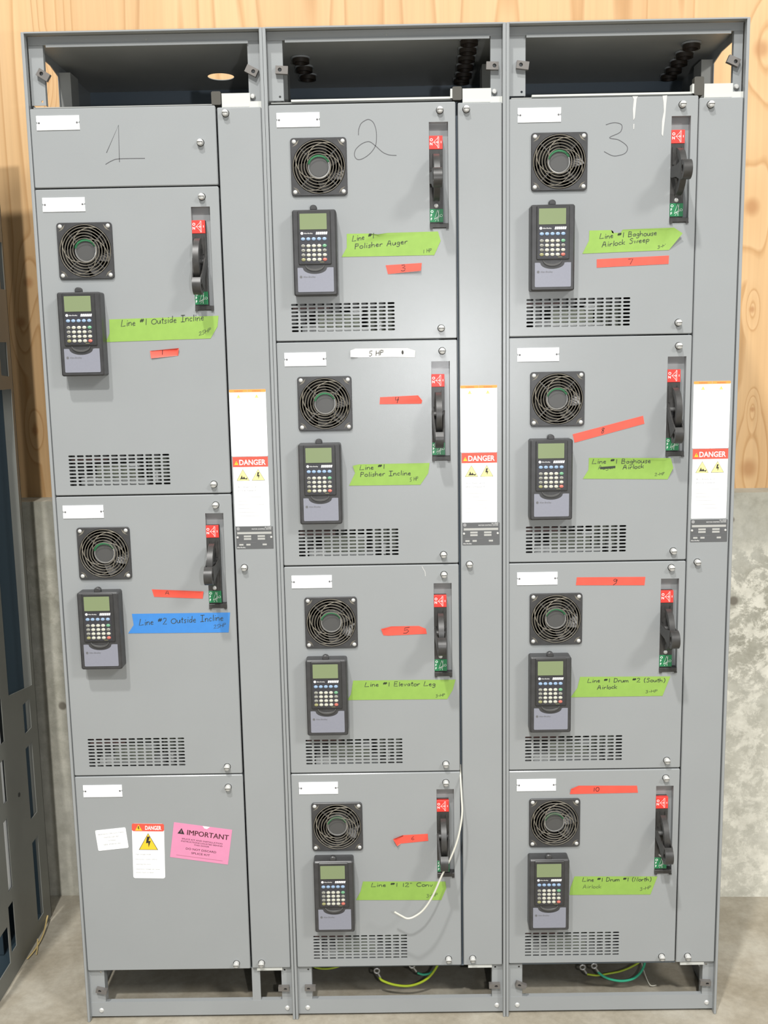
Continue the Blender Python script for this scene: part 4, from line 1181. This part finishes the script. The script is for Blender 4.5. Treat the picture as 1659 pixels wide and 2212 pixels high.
for i, (wd, body) in enumerate(((.060, 'BRANCH CIRCUIT TAPS'), (.036, 'INSTALLED BY'), (.018, 'OTHERS'), (.042, 'SEE MANUAL'))):
    p.text(body, 0, h / 2 - .0125 - i * .0088, -.0007, INKL, height=.0030, width=wd, align='C')
p.build('printed_text', o)
q, w, h, loc, rot = sticker('x', [(0.1402, 0.5285), (0.2154, 0.5296), (0.2139, 0.3923), (0.138, 0.3911)], WHITE, '', r=.005)
q.prism(rrect(-w / 2, w / 2, h / 2 - .0190, h / 2, .004, 4), -.0007, -.0004, DRED)
o = q.build('danger_sticker', None, loc); o.rotation_euler = (0, math.radians(1.6), 0)
tag(o, 'upright DANGER sticker with one large yellow triangle on the lowest left door', 'label')
p = MB()
p.text('DANGER', -.0065, h / 2 - .0150, -.0010, INKW, height=.0098, width=.038, bold=.02)
tri(p, -.022, h / 2 - .0172, .0165, .0150, -.0009, YELLOW, edge=YELLOW, rim=.0004); bolt(p, -.022, h / 2 - .0160, .010, -.0014)
tri(p, .0, h / 2 - .0655, .0455, .0420, -.0007, YELLOW); bolt(p, .0, h / 2 - .0590, .0270, -.0012)
for i, (body, wd) in enumerate((('High voltage inside', .036), ('Disconnect power before', .050), ('opening this door', .036), ('Hazardous voltage can cause', .056), ('severe injury or death', .042))):
    p.text(body, -w / 2 + .007, h / 2 - .078 - i * .0125 + (.004 if i == 4 else 0), -.0007, INKL, height=.0028, width=wd)
p.build('printed_text', o)
q, w, h, loc, rot = sticker('x', [(0.2384, 0.5316), (0.3747, 0.511), (0.3645, 0.4228), (0.2286, 0.4447)], PINK, '', r=.0008)
q.flat([(.004, h / 2 - .0055), (.010, h / 2 - .0060), (.016, h / 2), (-.001, h / 2)], -.0008, WHITE)
o = q.build('important_sticker', None, loc); o.rotation_euler = (0, -rot, 0)
tag(o, 'tilted pink sticker headed IMPORTANT on the lowest left door', 'label')
p = MB()
for dx_, yy_ in ((0, -.0008), (.0005, -.0009)): p.text('IMPORTANT', -w / 2 + .0335 + dx_, h / 2 - .0265, yy_, PENR, height=.0125, width=.0980)
tri(p, -w / 2 + .0195, h / 2 - .0265, .0165, .0145, -.0008, INKB, edge=INKB, rim=.0004)
p.rect(-w / 2 + .0189, -w / 2 + .0201, h / 2 - .0235, h / 2 - .0175, -.0012, PINK)
for body, dz, wd, hh in (('SPLICE KIT AND INSTALLATION', .0395, .096, .0034), ('INSTRUCTIONS LOCATED BEHIND', .0455, .098, .0034), ('THIS DOOR', .0515, .036, .0034), ('DO NOT DISCARD', .0635, .072, .0050), ('SPLICE KIT', .0730, .044, .0048)):
    p.text(body, .002, h / 2 - dz, -.0008, PENR, height=hh, width=wd, align='C')
p.rect(-w / 2 + .014, w / 2 - .014, -h / 2 + .0072, -h / 2 + .0084, -.0008, mat('pink_shade_print', (.46, .17, .25)))
p.build('printed_text', o)

# ------------------------------------------------------------------ loose wires
WP = [(0.9150, .030, .650), (0.9140, .008, .640), (0.9135, -0.004, 0.6282), (0.9143, -0.02, 0.5944), (0.9141, -0.035, 0.5561), (0.9043, -0.048, 0.5081), (0.8876, -0.055, 0.4643), (0.8657, -0.06, 0.4217), (0.8437, -0.062, 0.3717), (0.8219, -0.064, 0.3386), (0.8003, -0.066, 0.3228), (0.7841, -0.068, 0.3196), (0.7714, -0.069, 0.3262), (0.7545, -0.07, 0.3374)]
q = MB(); q.tube(sm(WP, 6), .0022, WIREW, 8)
tag(q.build('loose_wire'), 'cream wire poking out of a door gap and curling over the lowest middle door', 'wire')
def lug(q, x, y, z, ang, k=1.0):
    c, s_ = math.cos(ang), math.sin(ang)
    q.tube([(x + .0062 * k * math.cos(t * math.pi / 8), y, z + .0062 * k * math.sin(t * math.pi / 8)) for t in range(16)], .0022 * k, LUG, 6, closed=True)
    q.tube([(x + .007 * k * c, y, z + .007 * k * s_), (x + .020 * k * c, y, z + .020 * k * s_)], .0024 * k, LUG, 8)
def ground_wire(pts, m, r, label, lugat=None):
    q = MB(); q.tube(sm(pts, 6), r, m, 8)
    o = q.build('ground_wire')
    tag(o, label, 'wire', 'ground wires in the bottom wireway')
    if lugat:
        p = MB(); lug(p, *lugat); p.build('ring_terminal', o)
    return o
ground_wire([(0.7140, .06, .0905), (0.7205, 0.06, 0.0803), (0.7484, 0.06, 0.0687), (0.7826, 0.06, 0.0644), (0.8113, 0.06, 0.0715), (0.8344, 0.06, 0.0861), (0.8517, 0.06, 0.1082), (0.8634, 0.06, 0.1328), (.872, .06, .150)], WIREYG, .0030,
            'yellow-green wire sagging under the middle cabinet with ring terminal', (.708, .06, .1065, -1.15))
ground_wire([(.808, .07, .093), (.825, .07, .088), (.845, .07, .095), (.862, .07, .118), (.875, .07, .149)], WIREG, .0028,
            'dark green wire behind the yellow-green one under the middle cabinet', (.795, .07, .113, -1.0))
ground_wire([(1.2559, 0.08, 0.0831), (1.2722, 0.08, 0.0691), (1.2953, 0.08, 0.06), (1.3184, 0.08, 0.0572), (1.3413, 0.08, 0.0618), (1.3582, 0.08, 0.0741), (1.3693, 0.08, 0.0927), (1.3735, 0.08, 0.1151), (1.375, .08, .149)], WIREG, .0030,
            'teal green wire sagging lowest under the right-hand cabinet', (1.247, .08, .099, -1.0))
ground_wire([(1.2306, 0.085, 0.0735), (1.2559, 0.085, 0.0698), (1.2846, 0.085, 0.0744), (1.3133, 0.085, 0.0803), (1.3418, 0.085, 0.0924), (1.3645, 0.085, 0.1096), (1.385, .085, .149)], WIREYG, .0024,
            'thin yellow-green wire crossing the teal wire under the right-hand cabinet', (1.2195, .085, .0925, -1.05))
ground_wire([(.540, .06, .149), (0.5461, 0.06, 0.1251), (0.5664, 0.06, 0.1151), (0.595, 0.06, 0.1149), (0.6238, 0.06, 0.1247), (0.650, 0.06, 0.149)], WIREYG, .0024,
            'olive wire tucked up by the left post of the middle cabinet')
q = MB(); q.tube(sm([(1.30, .09, .149), (1.32, .09, .123), (1.36, .09, .113), (1.40, .09, .118), (1.43, .09, .149)], 6), .0022, WIREW, 8)
q.tube(sm([(1.362, .10, .149), (1.3685, 0.1, 0.0999), (1.3783, 0.1, 0.0633), (1.392, 0.1, 0.032), (1.41, .11, .0245)], 6), .0012, WIREW, 6)
tag(q.build('loose_wire'), 'thin pale strand looping under the right-hand cabinet down to the floor', 'wire')

# ------------------------------------------------------------------ the bare enclosure standing at the left edge
ex1, ex0, ey0, ey1, ez1 = -.238, -.746, -.03, .478, 2.308
t = empty('switchgear_enclosure', 'empty dark grey steel enclosure with cut-out side panel at the left edge', 'electrical cabinet', ((ex0 + ex1) / 2, .22, FZ))
def epart(mb, name): return put(name, mb.mesh(name), t, (-(ex0 + ex1) / 2, -.22, -FZ))
CUT = [[(.44, 1.793), (.47, 1.793), (.47, 1.913), (.44, 1.913)], [(.40, 1.572), (.452, 1.568), (.452, 1.657), (.40, 1.657)],
       [(.285, .75), (.455, .723), (.462, 1.535), (.285, 1.535)], [(.378, .610), (.430, .610), (.430, .693), (.378, .693)],
       [(.374, .366), (.425, .366), (.425, .570), (.374, .570)], [(.371, .068), (.417, .068), (.417, .300), (.371, .300)],
       [(.200, .646), (.235, .646), (.235, .761), (.200, .761)], [(.198, .490), (.224, .490), (.224, .603), (.198, .603)],
       [(.187, .258), (.216, .258), (.216, .447), (.187, .447)], [(.176, .095), (.212, .095), (.212, .222), (.176, .222)],
       [(.05, .075), (.165, .075), (.165, .178), (.05, .178)]]
q = MB()
q.fillholes([(ey0, FZ), (ey1, FZ), (ey1, ez1), (ey0, ez1)], CUT, ex1, ex1 - .002, PAINT_DARK, plane='yz')
q.box(ex1 - .03, ex1, ey1 - .002, ey1 + .001, FZ, ez1, PAINT_DARK)
q.lathe([(0, .0012), (.006, .001), (.006, 0)], (ex1, .305, .47), DARK, 10, axis='x')
epart(q, 'side_panel')
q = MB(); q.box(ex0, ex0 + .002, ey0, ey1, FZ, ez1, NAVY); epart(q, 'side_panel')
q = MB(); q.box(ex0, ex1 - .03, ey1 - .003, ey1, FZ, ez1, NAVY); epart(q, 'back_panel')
q = MB(); q.box(ex0, ex1, ey0, ey1, ez1 - .002, ez1, PAINT_DARK); epart(q, 'top_panel')
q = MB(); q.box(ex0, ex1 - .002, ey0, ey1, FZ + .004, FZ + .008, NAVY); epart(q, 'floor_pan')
q = MB(); q.box(ex1 - .008, ex1 - .006, .13, .226, .235, .80, WHITE); epart(q, 'bright_stand_in')  # added white board standing in for the bright background behind the slots
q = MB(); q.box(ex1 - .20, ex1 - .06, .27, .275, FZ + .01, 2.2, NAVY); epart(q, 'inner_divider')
q = MB(); q.box(-.70, -.262, .06, .11, FZ + .0085, FZ + .045, ORWOOD)
tag(q.build('timber_block'), 'orange-brown timber block on the floor inside the left enclosure', 'timber')
q = MB()
q.tube(sm([(-.236, .44, .045), (-.226, .37, .030), (-.225, .30, .028), (-.232, .26, .026)], 5), .0022, STRAW, 5)
q.tube(sm([(-.231, .34, .034), (-.222, .31, .027), (-.215, .28, .026)], 5), .0018, STRAW, 5)
tag(q.build('straw_debris'), 'wisps of dry straw along the foot of the left enclosure', 'debris')
